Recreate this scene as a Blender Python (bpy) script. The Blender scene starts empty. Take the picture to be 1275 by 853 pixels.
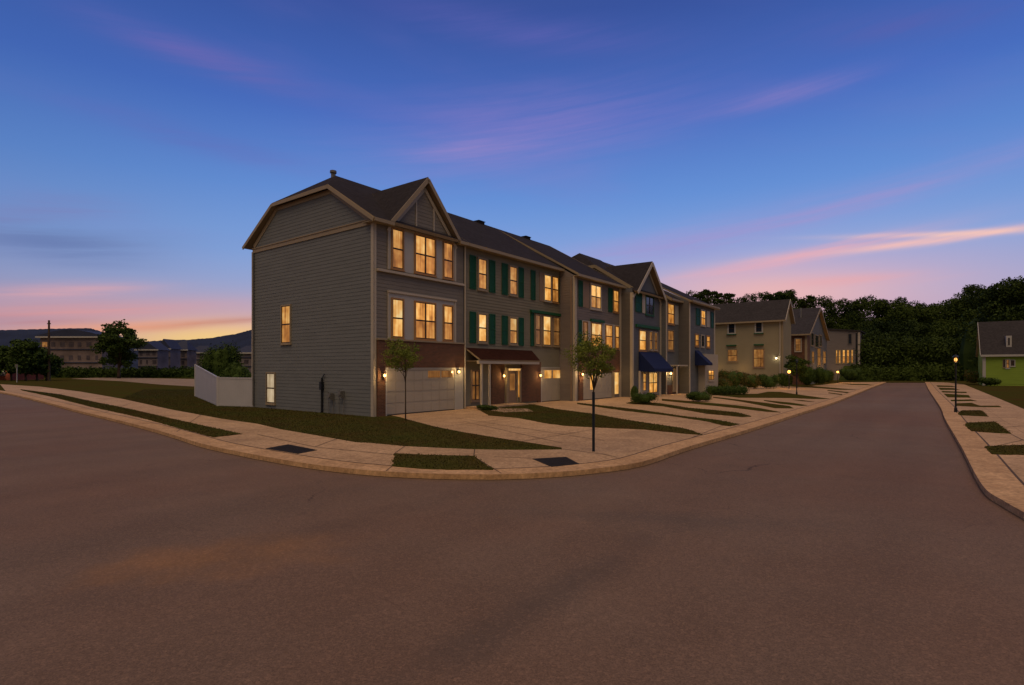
import bpy, math, random
import numpy as np
from mathutils import Vector, Matrix
random.seed(7); rng = np.random.default_rng(7)
scene = bpy.context.scene
COL = scene.collection
R = math.radians
# ------------------------------------------------------------------ survey
F = 681.0; CX = 637.5; HY = 459.0; EYE = 2.5      # the photo's lens in photo pixels, horizon row, eye height in metres
P0 = (-7.18, 28.37)                                # near front corner of the terrace
UX, UY = 0.601, 0.7993                             # along the street
VX, VY = -0.7993, 0.601                            # from the street into the houses
ROT = math.atan2(UY, UX)
def G(px, py, h=EYE):                              # point on level ground
    Y = F*h/(py-HY); return ((px-CX)/F*Y, Y)
def W(s, t, z=0.0): return Vector((P0[0]+UX*s+VX*t, P0[1]+UY*s+VY*t, z))
def row(px, t):                                    # distance along a facade standing t metres back
    k = (px-CX)/F; bx, by = P0[0]+VX*t, P0[1]+VY*t
    return (k*by-bx)/(UX-k*UY)
def rz(px, py, t):
    s = row(px, t); Y = P0[1]+UY*s+VY*t
    return EYE+Y*(HY-py)/F
def side(px, s):                                   # distance back along a wall that crosses the row at s
    k = (px-CX)/F; bx, by = P0[0]+UX*s, P0[1]+UY*s
    return (k*by-bx)/(VX-k*VY)
def sz(px, py, s):
    t = side(px, s); Y = P0[1]+UY*s+VY*t
    return EYE+Y*(HY-py)/F
# ------------------------------------------------------------------ materials
def new_mat(name):
    m = bpy.data.materials.new(name); m.use_nodes = True
    nt = m.node_tree; b = nt.nodes['Principled BSDF']; return m, nt, b
def ramp(nt, fac, stops):
    r = nt.nodes.new('ShaderNodeValToRGB'); nt.links.new(fac, r.inputs[0])
    while len(r.color_ramp.elements) < len(stops): r.color_ramp.elements.new(0.5)
    for e, (p, c) in zip(r.color_ramp.elements, stops): e.position = p; e.color = (*c, 1)
    return r.outputs[0]
def coords(nt, scale=(1,1,1)):
    tc = nt.nodes.new('ShaderNodeTexCoord'); mp = nt.nodes.new('ShaderNodeMapping')
    mp.inputs['Scale'].default_value = scale; nt.links.new(tc.outputs['Object'], mp.inputs[0]); return mp.outputs[0]
def noise(nt, vec, scale, detail=5, rough=0.6):
    n = nt.nodes.new('ShaderNodeTexNoise'); n.inputs['Scale'].default_value = scale
    n.inputs['Detail'].default_value = detail; n.inputs['Roughness'].default_value = rough
    nt.links.new(vec, n.inputs['Vector']); return n.outputs['Fac']
def bump(nt, b, h, strength, dist=0.02):
    n = nt.nodes.new('ShaderNodeBump'); n.inputs['Strength'].default_value = strength; n.inputs['Distance'].default_value = dist
    nt.links.new(h, n.inputs['Height']); nt.links.new(n.outputs[0], b.inputs['Normal'])
def mixc(nt, fac, a, b_, mode='MIX'):
    m = nt.nodes.new('ShaderNodeMix'); m.data_type = 'RGBA'; m.blend_type = mode
    for sck, v in ((m.inputs[0], fac), (m.inputs[6], a), (m.inputs[7], b_)):
        if isinstance(v, (int, float)): sck.default_value = v
        elif isinstance(v, tuple): sck.default_value = (*v, 1)
        else: nt.links.new(v, sck)
    return m.outputs[2]
def basic(name, c, rough=0.8, var=0.15, scale=1.5, stretch=(1,1,1), bmp=0.1, bscale=40, metal=0):
    m, nt, b = new_mat(name)
    v = coords(nt, stretch); n = noise(nt, v, scale)
    lo = tuple(x*(1-var) for x in c); hi = tuple(min(1, x*(1+var)) for x in c)
    nt.links.new(ramp(nt, n, [(0.3, lo), (0.7, hi)]), b.inputs['Base Color'])
    b.inputs['Roughness'].default_value = rough; b.inputs['Metallic'].default_value = metal; b.inputs['Specular IOR Level'].default_value = 0.25
    if bmp: bump(nt, b, noise(nt, v, bscale, 3), bmp)
    return m
M = {}
M['siding_gray'] = basic('gray lap siding', (0.152,0.168,0.182), 0.75, 0.08, 0.6, (1,1,6))
M['siding_taupe'] = basic('taupe lap siding', (0.188,0.178,0.168), 0.75, 0.10, 0.7, (1,1,6))
M['siding_olive'] = basic('olive taupe siding', (0.195,0.185,0.145), 0.75, 0.12, 0.5, (1,1,3))
M['siding_mauve'] = basic('mauve gray siding', (0.175,0.158,0.16), 0.75, 0.10, 0.7, (1,1,6))
M['siding_blue'] = basic('blue gray siding', (0.105,0.118,0.15), 0.75, 0.10, 0.7, (1,1,6))
M['siding_dark'] = basic('dark gray siding', (0.115,0.112,0.112), 0.75, 0.08, 0.7, (1,1,6))
M['siding_slate'] = basic('slate gray siding', (0.125,0.135,0.152), 0.75, 0.1, 0.7, (1,1,6))
M['cream'] = basic('cream stucco', (0.27,0.245,0.17), 0.9, 0.08, 0.5)
M['green_wall'] = basic('lime green siding', (0.22,0.34,0.05), 0.8, 0.08, 0.5, (1,1,6))
M['trim'] = basic('off white trim', (0.42,0.385,0.33), 0.55, 0.06, 1.0, bmp=0.03)
M['trim_tan'] = basic('tan trim', (0.29,0.24,0.165), 0.55, 0.06, 1.0, bmp=0.03)
M['panel'] = basic('pale gray panel', (0.40,0.405,0.41), 0.6, 0.05, 1.0, bmp=0.03)
M['panel_brown'] = basic('brown window panel', (0.26,0.19,0.14), 0.7, 0.08, 1.0)
M['garage'] = basic('garage door paint', (0.36,0.335,0.29), 0.5, 0.05, 0.8, bmp=0.03)
M['white_fence'] = basic('white vinyl fence', (0.40,0.41,0.46), 0.5, 0.06, 0.7, bmp=0.03)
M['green'] = basic('dark green paint', (0.012,0.085,0.034), 0.55, 0.15, 2.0)
M['sash'] = basic('dark window sash', (0.05,0.03,0.018), 0.5, 0.1, 3.0, bmp=0)
M['window_frame'] = basic('tan window frame', (0.36,0.20,0.08), 0.5, 0.08, 2.0, bmp=0)
M['black_metal'] = basic('black painted metal', (0.012,0.015,0.02), 0.4, 0.2, 4.0, bmp=0)
M['blue_sleeve'] = basic('dark blue trunk guard', (0.008,0.016,0.028), 0.4, 0.2, 4.0, bmp=0)
M['gray_metal'] = basic('gray galvanized metal', (0.16,0.16,0.16), 0.5, 0.15, 4.0, metal=0.3)
M['awning'] = basic('navy awning canvas', (0.007,0.016,0.075), 0.85, 0.12, 3.0)
M['bark'] = basic('brown bark', (0.07,0.05,0.035), 0.9, 0.3, 6.0, (1,1,0.2), 0.4, 30)
M['hazy_hill'] = basic('hazy hill forest', (0.016,0.026,0.062), 0.95, 0.35, 0.01, bmp=0)  # blue base colour has the distance haze painted in
M['pavers'] = basic('dark warning pad', (0.018,0.016,0.018), 0.95, 0.2, 3.0, bmp=0.4, bscale=30)
M['joint'] = basic('dirty joint', (0.10,0.07,0.05), 0.95, 0.3, 2.0, bmp=0)
M['gravel'] = basic('sandy gravel', (0.26,0.19,0.12), 0.95, 0.2, 0.4, bmp=0.3)
M['hazy_far_wall'] = basic('far wall', (0.17,0.15,0.175), 0.9, 0.35, 0.15, bmp=0)  # distance haze put into the purple grey wall colour
M['hazy_far_wall_tan'] = basic('hazy tan wall', (0.18,0.145,0.15), 0.9, 0.45, 0.15, bmp=0)  # wall tone shifted to purple, haze painted into the base colour
M['far_roof'] = basic('far blue roof', (0.03,0.04,0.085), 0.7, 0.15, 0.15, bmp=0)
M['far_brick'] = basic('far brick', (0.22,0.06,0.04), 0.9, 0.25, 0.3, bmp=0)
M['far_window'] = basic('far window', (0.075,0.065,0.085), 0.5, 0.5, 0.3, bmp=0)
M['path'] = basic('porch path', (0.42,0.30,0.22), 0.9, 0.15, 1.0)
def mk_brick():
    m, nt, b = new_mat('dark red brick')
    tc = nt.nodes.new('ShaderNodeTexCoord')
    sp = nt.nodes.new('ShaderNodeSeparateXYZ'); nt.links.new(tc.outputs['Object'], sp.inputs[0])
    ad = nt.nodes.new('ShaderNodeMath'); ad.operation = 'ADD'; nt.links.new(sp.outputs[0], ad.inputs[0]); nt.links.new(sp.outputs[1], ad.inputs[1])
    cb = nt.nodes.new('ShaderNodeCombineXYZ'); nt.links.new(ad.outputs[0], cb.inputs[0]); nt.links.new(sp.outputs[2], cb.inputs[1])
    br = nt.nodes.new('ShaderNodeTexBrick'); nt.links.new(cb.outputs[0], br.inputs['Vector'])
    br.inputs['Color1'].default_value = (0.14,0.052,0.028,1); br.inputs['Color2'].default_value = (0.06,0.024,0.016,1)
    br.inputs['Mortar'].default_value = (0.16,0.12,0.09,1); br.inputs['Scale'].default_value = 1
    br.inputs['Mortar Size'].default_value = 0.008; br.inputs['Brick Width'].default_value = 0.22; br.inputs['Row Height'].default_value = 0.076
    n = noise(nt, coords(nt), 1.2)
    nt.links.new(mixc(nt, 0.35, br.outputs['Color'], ramp(nt, n, [(0.3,(0.06,0.03,0.018)),(0.7,(0.15,0.062,0.03))])), b.inputs['Base Color'])
    b.inputs['Roughness'].default_value = 0.9; bump(nt, b, br.outputs['Fac'], 0.3, -0.01)
    return m
M['brick'] = mk_brick()
def mk_shingle(name, c, k=1.0):
    m, nt, b = new_mat(name)
    v = coords(nt)
    vo = nt.nodes.new('ShaderNodeTexVoronoi'); vo.inputs['Scale'].default_value = 5
    mp = nt.nodes.new('ShaderNodeMapping'); mp.inputs['Scale'].default_value = (1,1,1.7); nt.links.new(v, mp.inputs[0]); nt.links.new(mp.outputs[0], vo.inputs['Vector'])
    sep = nt.nodes.new('ShaderNodeSeparateColor'); nt.links.new(vo.outputs['Color'], sep.inputs[0])
    n = noise(nt, v, 0.5)
    a = ramp(nt, sep.outputs[0], [(0.0, tuple(x*0.7 for x in c)), (1.0, tuple(x*1.35 for x in c))])
    d = ramp(nt, n, [(0.3, tuple(x*0.8 for x in c)), (0.7, tuple(x*1.2 for x in c))])
    nt.links.new(mixc(nt, 0.45, a, d), b.inputs['Base Color'])
    b.inputs['Roughness'].default_value = 0.95; b.inputs['Specular IOR Level'].default_value = 0.08
    wv = nt.nodes.new('ShaderNodeTexWave'); wv.wave_type = 'BANDS'; wv.bands_direction = 'Z'; wv.wave_profile = 'SAW'; wv.inputs['Scale'].default_value = 2.4; wv.inputs['Distortion'].default_value = 0
    nt.links.new(v, wv.inputs['Vector']); bump(nt, b, wv.outputs['Fac'], 0.35, 0.02)
    return m
M['shingle'] = mk_shingle('charcoal shingles', (0.030,0.028,0.034))
M['shingle_gray'] = mk_shingle('gray shingles', (0.042,0.040,0.046))
M['shingle_red'] = mk_shingle('dark maroon shingles', (0.035,0.013,0.009))
def mk_ground(name, c1, c2, c3, fine, big, bscale, bstr, extra=None, rough=0.95, c4=None):
    m, nt, b = new_mat(name); v = coords(nt)
    nb = noise(nt, v, big, 4); nf = noise(nt, v, fine, 4, 0.7)
    col = ramp(nt, nb, [(0.3, c1), (0.55, c2), (0.75, c3)])
    g = ramp(nt, nf, [(0.25, (0.55,0.55,0.55)), (0.75, (1.4,1.4,1.4))])
    col = mixc(nt, 1.0, col, g, 'MULTIPLY')
    if extra: col = extra(nt, v, col)
    nt.links.new(col, b.inputs['Base Color']); b.inputs['Roughness'].default_value = rough
    b.inputs['Specular IOR Level'].default_value = 0.0 if 'grass' in name else 0.15
    bump(nt, b, noise(nt, v, bscale, 3), bstr, 0.01)
    return m
def stain_or_glow(cx, cy, rx, ry, rot, colour, amount):
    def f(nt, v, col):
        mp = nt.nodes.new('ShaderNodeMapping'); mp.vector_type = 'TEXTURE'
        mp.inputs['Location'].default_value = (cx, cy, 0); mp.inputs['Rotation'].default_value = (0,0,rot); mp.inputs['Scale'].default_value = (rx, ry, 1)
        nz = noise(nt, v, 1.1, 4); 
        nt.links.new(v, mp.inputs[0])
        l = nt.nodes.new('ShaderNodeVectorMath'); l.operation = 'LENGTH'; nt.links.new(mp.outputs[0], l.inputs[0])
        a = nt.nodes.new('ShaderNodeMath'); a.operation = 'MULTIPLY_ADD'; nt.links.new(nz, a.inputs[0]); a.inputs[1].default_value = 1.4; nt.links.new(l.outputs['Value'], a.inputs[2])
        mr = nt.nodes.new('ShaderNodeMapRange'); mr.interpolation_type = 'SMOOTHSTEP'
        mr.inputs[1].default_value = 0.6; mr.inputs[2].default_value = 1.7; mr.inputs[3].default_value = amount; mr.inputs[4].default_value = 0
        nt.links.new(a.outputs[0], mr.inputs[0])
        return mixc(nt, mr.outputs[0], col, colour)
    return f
def asphalt_extra(nt, v, col):
    col = stain_or_glow(-4.1, 7.6, 2.3, 1.15, 0.35, (0.34,0.17,0.06), 0.45)(nt, v, col)  # orange pool of light painted into the asphalt colour
    col = stain_or_glow(0.2, 6.0, 5.0, 0.5, 0.9, (0.085,0.07,0.062), 0.5)(nt, v, col)
    col = stain_or_glow(2.5, 9.6, 4.0, 0.8, -0.2, (0.10,0.085,0.075), 0.45)(nt, v, col)
    # wheel tracks along the street, hairline cracks, a few darker sealed spots
    mp = nt.nodes.new('ShaderNodeMapping'); mp.inputs['Rotation'].default_value = (0,0,-ROT); nt.links.new(v, mp.inputs[0])
    m2 = nt.nodes.new('ShaderNodeMapping'); m2.inputs['Scale'].default_value = (0.035,0.55,1); nt.links.new(mp.outputs[0], m2.inputs[0])
    col = mixc(nt, 1.0, col, ramp(nt, noise(nt, m2.outputs[0], 1.0, 3, 0.5), [(0.35,(0.91,0.92,0.93)),(0.65,(1.06,1.05,1.04))]), 'MULTIPLY')
    col = mixc(nt, 1.0, col, ramp(nt, noise(nt, v, 0.9, 5, 0.65), [(0.3,(0.93,0.93,0.93)),(0.7,(1.06,1.06,1.06))]), 'MULTIPLY')
    nv = nt.nodes.new('ShaderNodeTexNoise'); nv.inputs['Scale'].default_value = 0.8; nv.inputs['Detail'].default_value = 5; nt.links.new(v, nv.inputs['Vector'])
    dm = nt.nodes.new('ShaderNodeVectorMath'); dm.operation = 'MULTIPLY_ADD'; nt.links.new(nv.outputs['Color'], dm.inputs[0]); dm.inputs[1].default_value = (1.3,1.3,0); nt.links.new(v, dm.inputs[2])
    ve = nt.nodes.new('ShaderNodeTexVoronoi'); ve.feature = 'DISTANCE_TO_EDGE'; ve.inputs['Scale'].default_value = 0.16; nt.links.new(dm.outputs[0], ve.inputs['Vector'])
    cr = ramp(nt, ve.outputs['Distance'], [(0.0,(1,1,1)),(0.0035,(0,0,0))]); ms = ramp(nt, noise(nt, v, 0.22, 3), [(0.5,(0,0,0)),(0.6,(0.75,0.75,0.75))])
    col = mixc(nt, mixc(nt, 1.0, cr, ms, 'MULTIPLY'), col, (0.045,0.034,0.03))
    # light aggregate speckle
    vo = nt.nodes.new('ShaderNodeTexVoronoi'); vo.inputs['Scale'].default_value = 38; nt.links.new(v, vo.inputs['Vector'])
    s = nt.nodes.new('ShaderNodeSeparateColor'); nt.links.new(vo.outputs['Color'], s.inputs[0])
    return mixc(nt, 0.8, col, ramp(nt, s.outputs[0], [(0,(0.82,0.82,0.82)),(0.8,(1.03,1.03,1.03)),(1,(1.3,1.25,1.2))]), 'MULTIPLY')
def slab_extra(nt, v, col):
    mp = nt.nodes.new('ShaderNodeMapping'); mp.inputs['Rotation'].default_value = (0,0,-ROT); nt.links.new(v, mp.inputs[0])
    br = nt.nodes.new('ShaderNodeTexBrick'); br.offset = 0.0; nt.links.new(mp.outputs[0], br.inputs['Vector']); br.inputs['Scale'].default_value = 1
    br.inputs['Brick Width'].default_value = 3.1; br.inputs['Row Height'].default_value = 3.1; br.inputs['Mortar Size'].default_value = 0.012
    br.inputs['Color1'].default_value = (0.90,0.89,0.88,1); br.inputs['Color2'].default_value = (1.08,1.07,1.06,1); br.inputs['Mortar'].default_value = (0.68,0.64,0.6,1)
    col = mixc(nt, 1.0, col, br.outputs['Color'], 'MULTIPLY')
    col = mixc(nt, 1.0, col, ramp(nt, noise(nt, v, 1.6, 6, 0.7), [(0.32,(0.80,0.78,0.76)),(0.6,(1.06,1.06,1.06))]), 'MULTIPLY')
    return mixc(nt, ramp(nt, noise(nt, v, 0.45, 5, 0.7), [(0.60,(0,0,0)),(0.72,(0.45,0.45,0.45))]), col, (0.16,0.11,0.075))
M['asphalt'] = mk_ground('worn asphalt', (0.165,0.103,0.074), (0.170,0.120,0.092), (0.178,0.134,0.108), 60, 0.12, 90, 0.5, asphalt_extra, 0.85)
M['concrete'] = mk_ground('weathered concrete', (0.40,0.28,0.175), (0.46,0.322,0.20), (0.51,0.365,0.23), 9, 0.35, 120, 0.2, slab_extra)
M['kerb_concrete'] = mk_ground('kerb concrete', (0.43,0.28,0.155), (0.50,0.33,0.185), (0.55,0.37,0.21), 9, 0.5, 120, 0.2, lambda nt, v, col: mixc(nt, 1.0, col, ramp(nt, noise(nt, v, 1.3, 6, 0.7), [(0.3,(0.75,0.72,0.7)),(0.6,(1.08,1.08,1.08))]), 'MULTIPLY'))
M['grass'] = mk_ground('lawn grass', (0.066,0.042,0.016), (0.054,0.054,0.014), (0.044,0.060,0.014), 14, 0.28, 60, 0.8)
M['grass_far'] = mk_ground('far grass', (0.055,0.05,0.02), (0.05,0.065,0.02), (0.045,0.07,0.022), 2, 0.05, 10, 0.6)
def mk_leaf(name, a, b_, sc=1.2):
    m, nt, b = new_mat(name); v = coords(nt)
    n = noise(nt, v, sc, 3)
    nt.links.new(ramp(nt, n, [(0.3, a), (0.7, b_)]), b.inputs['Base Color']); b.inputs['Roughness'].default_value = 0.8
    b.inputs['Specular IOR Level'].default_value = 0.15
    return m
M['leaf_olive'] = mk_leaf('olive leaves', (0.075,0.125,0.018), (0.19,0.225,0.04))
M['leaf_dark'] = mk_leaf('dark leaves', (0.025,0.05,0.010), (0.055,0.095,0.018))
M['leaf_forest'] = mk_leaf('forest leaves', (0.014,0.030,0.006), (0.055,0.088,0.014), 0.05)
M['leaf_hedge'] = mk_leaf('hedge leaves', (0.03,0.06,0.015), (0.06,0.10,0.025), 2)
M['leaf_autumn'] = mk_leaf('yellow brown leaves', (0.07,0.06,0.02), (0.16,0.13,0.03), 0.8)
M['blade'] = mk_leaf('grass blades', (0.078,0.056,0.019), (0.062,0.080,0.018), 0.4)
def mk_glow(name, lo, mid, hi, strength, folds=7.0):
    m, nt, b = new_mat(name)
    out = nt.nodes['Material Output']; v = coords(nt)
    mp = nt.nodes.new('ShaderNodeMapping'); mp.inputs['Scale'].default_value = (5.5,5.5,0.35); nt.links.new(v, mp.inputs[0])
    f = mixc(nt, 0.5, noise(nt, mp.outputs[0], 1.0, 3, 0.6), noise(nt, v, 1.3, 2))
    sp = nt.nodes.new('ShaderNodeSeparateColor'); nt.links.new(f, sp.inputs[0])
    c = ramp(nt, sp.outputs[0], [(0.36, lo), (0.5, mid), (0.64, hi)])
    em = nt.nodes.new('ShaderNodeEmission'); nt.links.new(c, em.inputs[0])
    oi = nt.nodes.new('ShaderNodeObjectInfo'); mr = nt.nodes.new('ShaderNodeMapRange'); nt.links.new(oi.outputs['Random'], mr.inputs[0]); mr.inputs[3].default_value = strength*0.62; mr.inputs[4].default_value = strength*1.15
    nt.links.new(mr.outputs[0], em.inputs[1])
    gl = nt.nodes.new('ShaderNodeBsdfGlossy'); gl.inputs['Roughness'].default_value = 0.1; gl.inputs[0].default_value = (0.05,0.05,0.05,1)
    ad = nt.nodes.new('ShaderNodeAddShader'); nt.links.new(em.outputs[0], ad.inputs[0]); nt.links.new(gl.outputs[0], ad.inputs[1])
    nt.links.new(ad.outputs[0], out.inputs['Surface']); nt.nodes.remove(b)
    return m
M['glow'] = mk_glow('lit curtained pane', (0.34,0.12,0.018), (0.72,0.30,0.055), (1.0,0.58,0.18), 1.0)
M['glow_low'] = mk_glow('screened lit pane', (0.20,0.07,0.012), (0.46,0.17,0.03), (0.72,0.34,0.08), 1.0)
M['glow_bright'] = mk_glow('bright lit pane', (0.60,0.25,0.05), (0.92,0.48,0.13), (1.0,0.74,0.34), 1.0)
M['glow_dim'] = mk_glow('dim lit pane', (0.14,0.055,0.014), (0.30,0.12,0.03), (0.46,0.22,0.06), 0.8)
M['glow_white'] = mk_glow('pale lit pane', (0.42,0.30,0.17), (0.6,0.45,0.27), (0.8,0.62,0.4), 0.75)
def mk_plain_glow(name, c, s):
    m, nt, b = new_mat(name); b.inputs['Base Color'].default_value = (*c, 1)
    b.inputs['Emission Color'].default_value = (*c, 1); b.inputs['Emission Strength'].default_value = s; return m
M['bulb'] = mk_plain_glow('warm bulb', (1.0,0.55,0.18), 4)
M['bulb_orange'] = mk_plain_glow('orange bulb', (1.0,0.42,0.10), 2)
M['bulb_white'] = mk_plain_glow('white bulb', (1.0,0.85,0.6), 7)
def mk_glass():
    m, nt, b = new_mat('dark glass'); b.inputs['Base Color'].default_value = (0.02,0.028,0.045,1); b.inputs['Roughness'].default_value = 0.08
    return m
M['glass'] = mk_glass()
# ------------------------------------------------------------------ mesh builder
class MB:
    def __init__(s): s.v = []; s.f = []; s.m = []; s.k = 0
    def face(s, pts):
        i = len(s.v); s.v += [tuple(p) for p in pts]; s.f.append(list(range(i, i+len(pts)))); s.m.append(s.k)
    def box(s, x0, x1, y0, y1, z0, z1):
        if x0 > x1: x0, x1 = x1, x0
        if y0 > y1: y0, y1 = y1, y0
        if z0 > z1: z0, z1 = z1, z0
        i = len(s.v)
        s.v += [(x0,y0,z0),(x1,y0,z0),(x1,y1,z0),(x0,y1,z0),(x0,y0,z1),(x1,y0,z1),(x1,y1,z1),(x0,y1,z1)]
        for q in ((0,3,2,1),(4,5,6,7),(0,1,5,4),(1,2,6,5),(2,3,7,6),(3,0,4,7)): s.f.append([i+a for a in q]); s.m.append(s.k)
    def prism(s, pts, d):
        n = len(pts); i = len(s.v); d = Vector(d)
        s.v += [tuple(p) for p in pts] + [tuple(Vector(p)+d) for p in pts]
        s.f.append(list(range(i, i+n))[::-1]); s.m.append(s.k); s.f.append(list(range(i+n, i+2*n))); s.m.append(s.k)
        for a in range(n): b = (a+1) % n; s.f.append([i+a, i+b, i+n+b, i+n+a]); s.m.append(s.k)
    def beam(s, A, B, w, h, up=(0,0,1)):
        A, B = Vector(A), Vector(B); d = (B-A).normalized(); side_ = d.cross(Vector(up)).normalized(); u = side_.cross(d).normalized()
        q = [A+side_*a*w/2+u*b*h/2 for a, b in ((-1,-1),(1,-1),(1,1),(-1,1))]
        s.prism(q, B-A)
    def tube(s, pts, rad, n=8):
        rad = rad if isinstance(rad, (list, tuple)) else [rad]*len(pts)
        rings = []
        for j, p in enumerate(pts):
            p = Vector(p); a = Vector(pts[max(0, j-1)]); b = Vector(pts[min(len(pts)-1, j+1)])
            d = (b-a).normalized(); x = d.orthogonal().normalized() if abs(d.z) < 0.99 else Vector((1,0,0)); y = d.cross(x)
            if abs(d.z) > 0.99: y = Vector((0,1,0))
            i = len(s.v); rings.append(i)
            s.v += [tuple(p+rad[j]*(x*math.cos(2*math.pi*k/n)+y*math.sin(2*math.pi*k/n))) for k in range(n)]
        for a, b in zip(rings, rings[1:]):
            for k in range(n): s.f.append([a+k, a+(k+1)%n, b+(k+1)%n, b+k]); s.m.append(s.k)
        s.f.append([rings[0]+k for k in range(n)][::-1]); s.m.append(s.k); s.f.append([rings[-1]+k for k in range(n)]); s.m.append(s.k)
    def ball(s, c, r, n=10, m=6, sq=1.0):
        pts = [(c[0], c[1], c[2]-r*sq*math.cos(math.pi*(j+0.5)/m)) for j in range(m)]
        s.tube(pts, [r*math.sin(math.pi*(j+0.5)/m) for j in range(m)], n)
    def build(s, name, mat, parent=None, off=(0,0,0), smooth=False):
        me = bpy.data.meshes.new(name); o3 = off
        me.from_pydata([(a-o3[0], b-o3[1], c-o3[2]) for a, b, c in s.v], [], s.f)
        for mm in (mat if isinstance(mat, list) else [mat]): me.materials.append(mm)
        if any(s.m): me.polygons.foreach_set('material_index', s.m)
        if smooth: me.polygons.foreach_set('use_smooth', [True]*len(s.f))
        me.update()
        o = bpy.data.objects.new(name, me); COL.objects.link(o)
        if parent: o.parent = parent
        return o
def empty(name, loc, rz_=0.0, label=None, cat=None, group=None):
    o = bpy.data.objects.new(name, None); COL.objects.link(o); o.location = loc; o.rotation_euler = (0,0,rz_)
    o.empty_display_size = 0.5
    return tag(o, label, cat, group)
def tag(o, label=None, cat=None, group=None, kind=None):
    if label: o['label'] = label
    if cat: o['category'] = cat
    if group: o['group'] = group
    if kind: o['kind'] = kind
    return o
# ------------------------------------------------------------------ world
def make_world():
    w = bpy.data.worlds.new('World'); scene.world = w; w.use_nodes = True
    nt = w.node_tree; nt.nodes.clear()
    class E:
        def __init__(s, o): s.o = o
        def _op(s, op, b=None, c=None):
            n = nt.nodes.new('ShaderNodeMath'); n.operation = op
            for i, v in enumerate((s, b, c)):
                if v is None: continue
                if isinstance(v, E): nt.links.new(v.o, n.inputs[i])
                else: n.inputs[i].default_value = v
            return E(n.outputs[0])
        def __add__(s, b): return s._op('ADD', b)
        def __sub__(s, b): return s._op('SUBTRACT', b)
        def __mul__(s, b): return s._op('MULTIPLY', b)
        def __truediv__(s, b): return s._op('DIVIDE', b)
    tc = nt.nodes.new('ShaderNodeTexCoord'); sp = nt.nodes.new('ShaderNodeSeparateXYZ'); nt.links.new(tc.outputs['Generated'], sp.inputs[0])
    x, y, z = (E(o) for o in sp.outputs)
    el = z._op('ARCSINE')*57.2958; az = x._op('ARCTAN2', y)*57.2958
    def nz(sx, sy, sz_, sc, detail=4, rough=0.55, shear=0.0):
        cb = nt.nodes.new('ShaderNodeCombineXYZ')
        nt.links.new(((az)*sx).o, cb.inputs[0]); nt.links.new(((el - az*shear)*sy).o, cb.inputs[1]); cb.inputs[2].default_value = sz_
        n = nt.nodes.new('ShaderNodeTexNoise'); n.inputs['Scale'].default_value = sc; n.inputs['Detail'].default_value = detail; n.inputs['Roughness'].default_value = rough
        nt.links.new(cb.outputs[0], n.inputs['Vector']); return E(n.outputs['Fac'])
    def lin(c): return tuple(((v/255)/12.92 if v/255 <= 0.04045 else ((v/255+0.055)/1.055)**2.4) for v in c)
    r = nt.nodes.new('ShaderNodeValToRGB'); nt.links.new((el/90).o, r.inputs[0])
    stops = [(0.0,(196,160,172)),(3.5,(186,160,188)),(7,(150,160,208)),(11,(118,156,220)),(17,(84,134,212)),(24,(52,98,190)),(33,(34,68,154)),(44,(50,60,112)),(90,(68,66,60))]
    while len(r.color_ramp.elements) < len(stops): r.color_ramp.elements.new(0.5)
    for e_, (p, c) in zip(r.color_ramp.elements, stops): e_.position = p/90; e_.color = (*lin(c), 1)
    col = r.outputs[0]
    def mix(fac, c):
        nonlocal col
        m = nt.nodes.new('ShaderNodeMix'); m.data_type = 'RGBA'; nt.links.new(fac.o, m.inputs[0]); nt.links.new(col, m.inputs[6])
        m.inputs[7].default_value = (*lin(c), 1); col = m.outputs[2]
    def smooth(v, a, b):
        n = nt.nodes.new('ShaderNodeMapRange'); n.interpolation_type = 'SMOOTHSTEP'; nt.links.new(v.o, n.inputs[0]); n.inputs[1].default_value = a; n.inputs[2].default_value = b; return E(n.outputs[0])
    n1 = nz(0.05, 0.28, 3.1, 1.0, 5, 0.55, 0.18); n2 = nz(0.03, 0.6, 7.7, 1.0, 6, 0.6, 0.10); n3 = nz(0.035, 0.16, 1.3, 1.0, 4, 0.5, -0.12)
    n4 = nz(0.10, 1.7, 4.4, 1.0, 6, 0.65, 0.12); wisp = smooth(n2*0.6+n4*0.4, 0.36, 0.64)
    def pxdir(px, py):
        X = (px-CX)/F; Z = (HY-py)/F; return math.degrees(math.atan2(X, 1)), math.degrees(math.atan2(Z, math.hypot(X, 1)))
    def streak(p, q, wd, c, amt, lf=0.65, wobble=1.2, use=True):
        a0, e0 = pxdir(*p); a1, e1 = pxdir(*q); L = math.hypot(a1-a0, e1-e0)*lf; th = math.atan2(e1-e0, a1-a0)
        ca, sa = math.cos(th), math.sin(th); da = az-(a0+a1)/2; de = el-(e0+e1)/2 + (n1-0.5)*wobble
        al = (da*ca + de*sa)/L; ac = (de*ca - da*sa)/wd
        g = ((al*al+ac*ac)*-1.0)._op('EXPONENT')
        f = g*amt
        if use: f = f*(wisp*0.8+0.38)
        mix(f._op('MINIMUM', 1.0), c)
    # broad glows
    streak((120,425),(420,425), 2.4, (246,186,140), 0.8, 0.75, 0.3, False)
    streak((180,428),(330,424), 1.7, (252,214,136), 0.95, 0.7, 0.3, False)
    streak((0,385),(330,385), 1.5, (206,158,178), 0.55, 0.8, 1.0, False)
    streak((800,370),(1180,350), 3.8, (212,168,192), 0.75, 0.65, 1.0, False)
    streak((880,365),(1060,365), 1.7, (240,178,174), 0.65, 0.7, 0.5, False)
    # dim edges of the sky, left and right
    mix(smooth(az*-1.0, 12, 60)*0.34, (28,60,128)); mix(smooth(az, 30, 75)*0.18, (40,84,166))
    mix(smooth(n3, 0.48, 0.75)*smooth(el, 4, 12)*0.14, (130,112,190))
    back = smooth(az._op('ABSOLUTE'), 62, 110)*0.9
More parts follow.
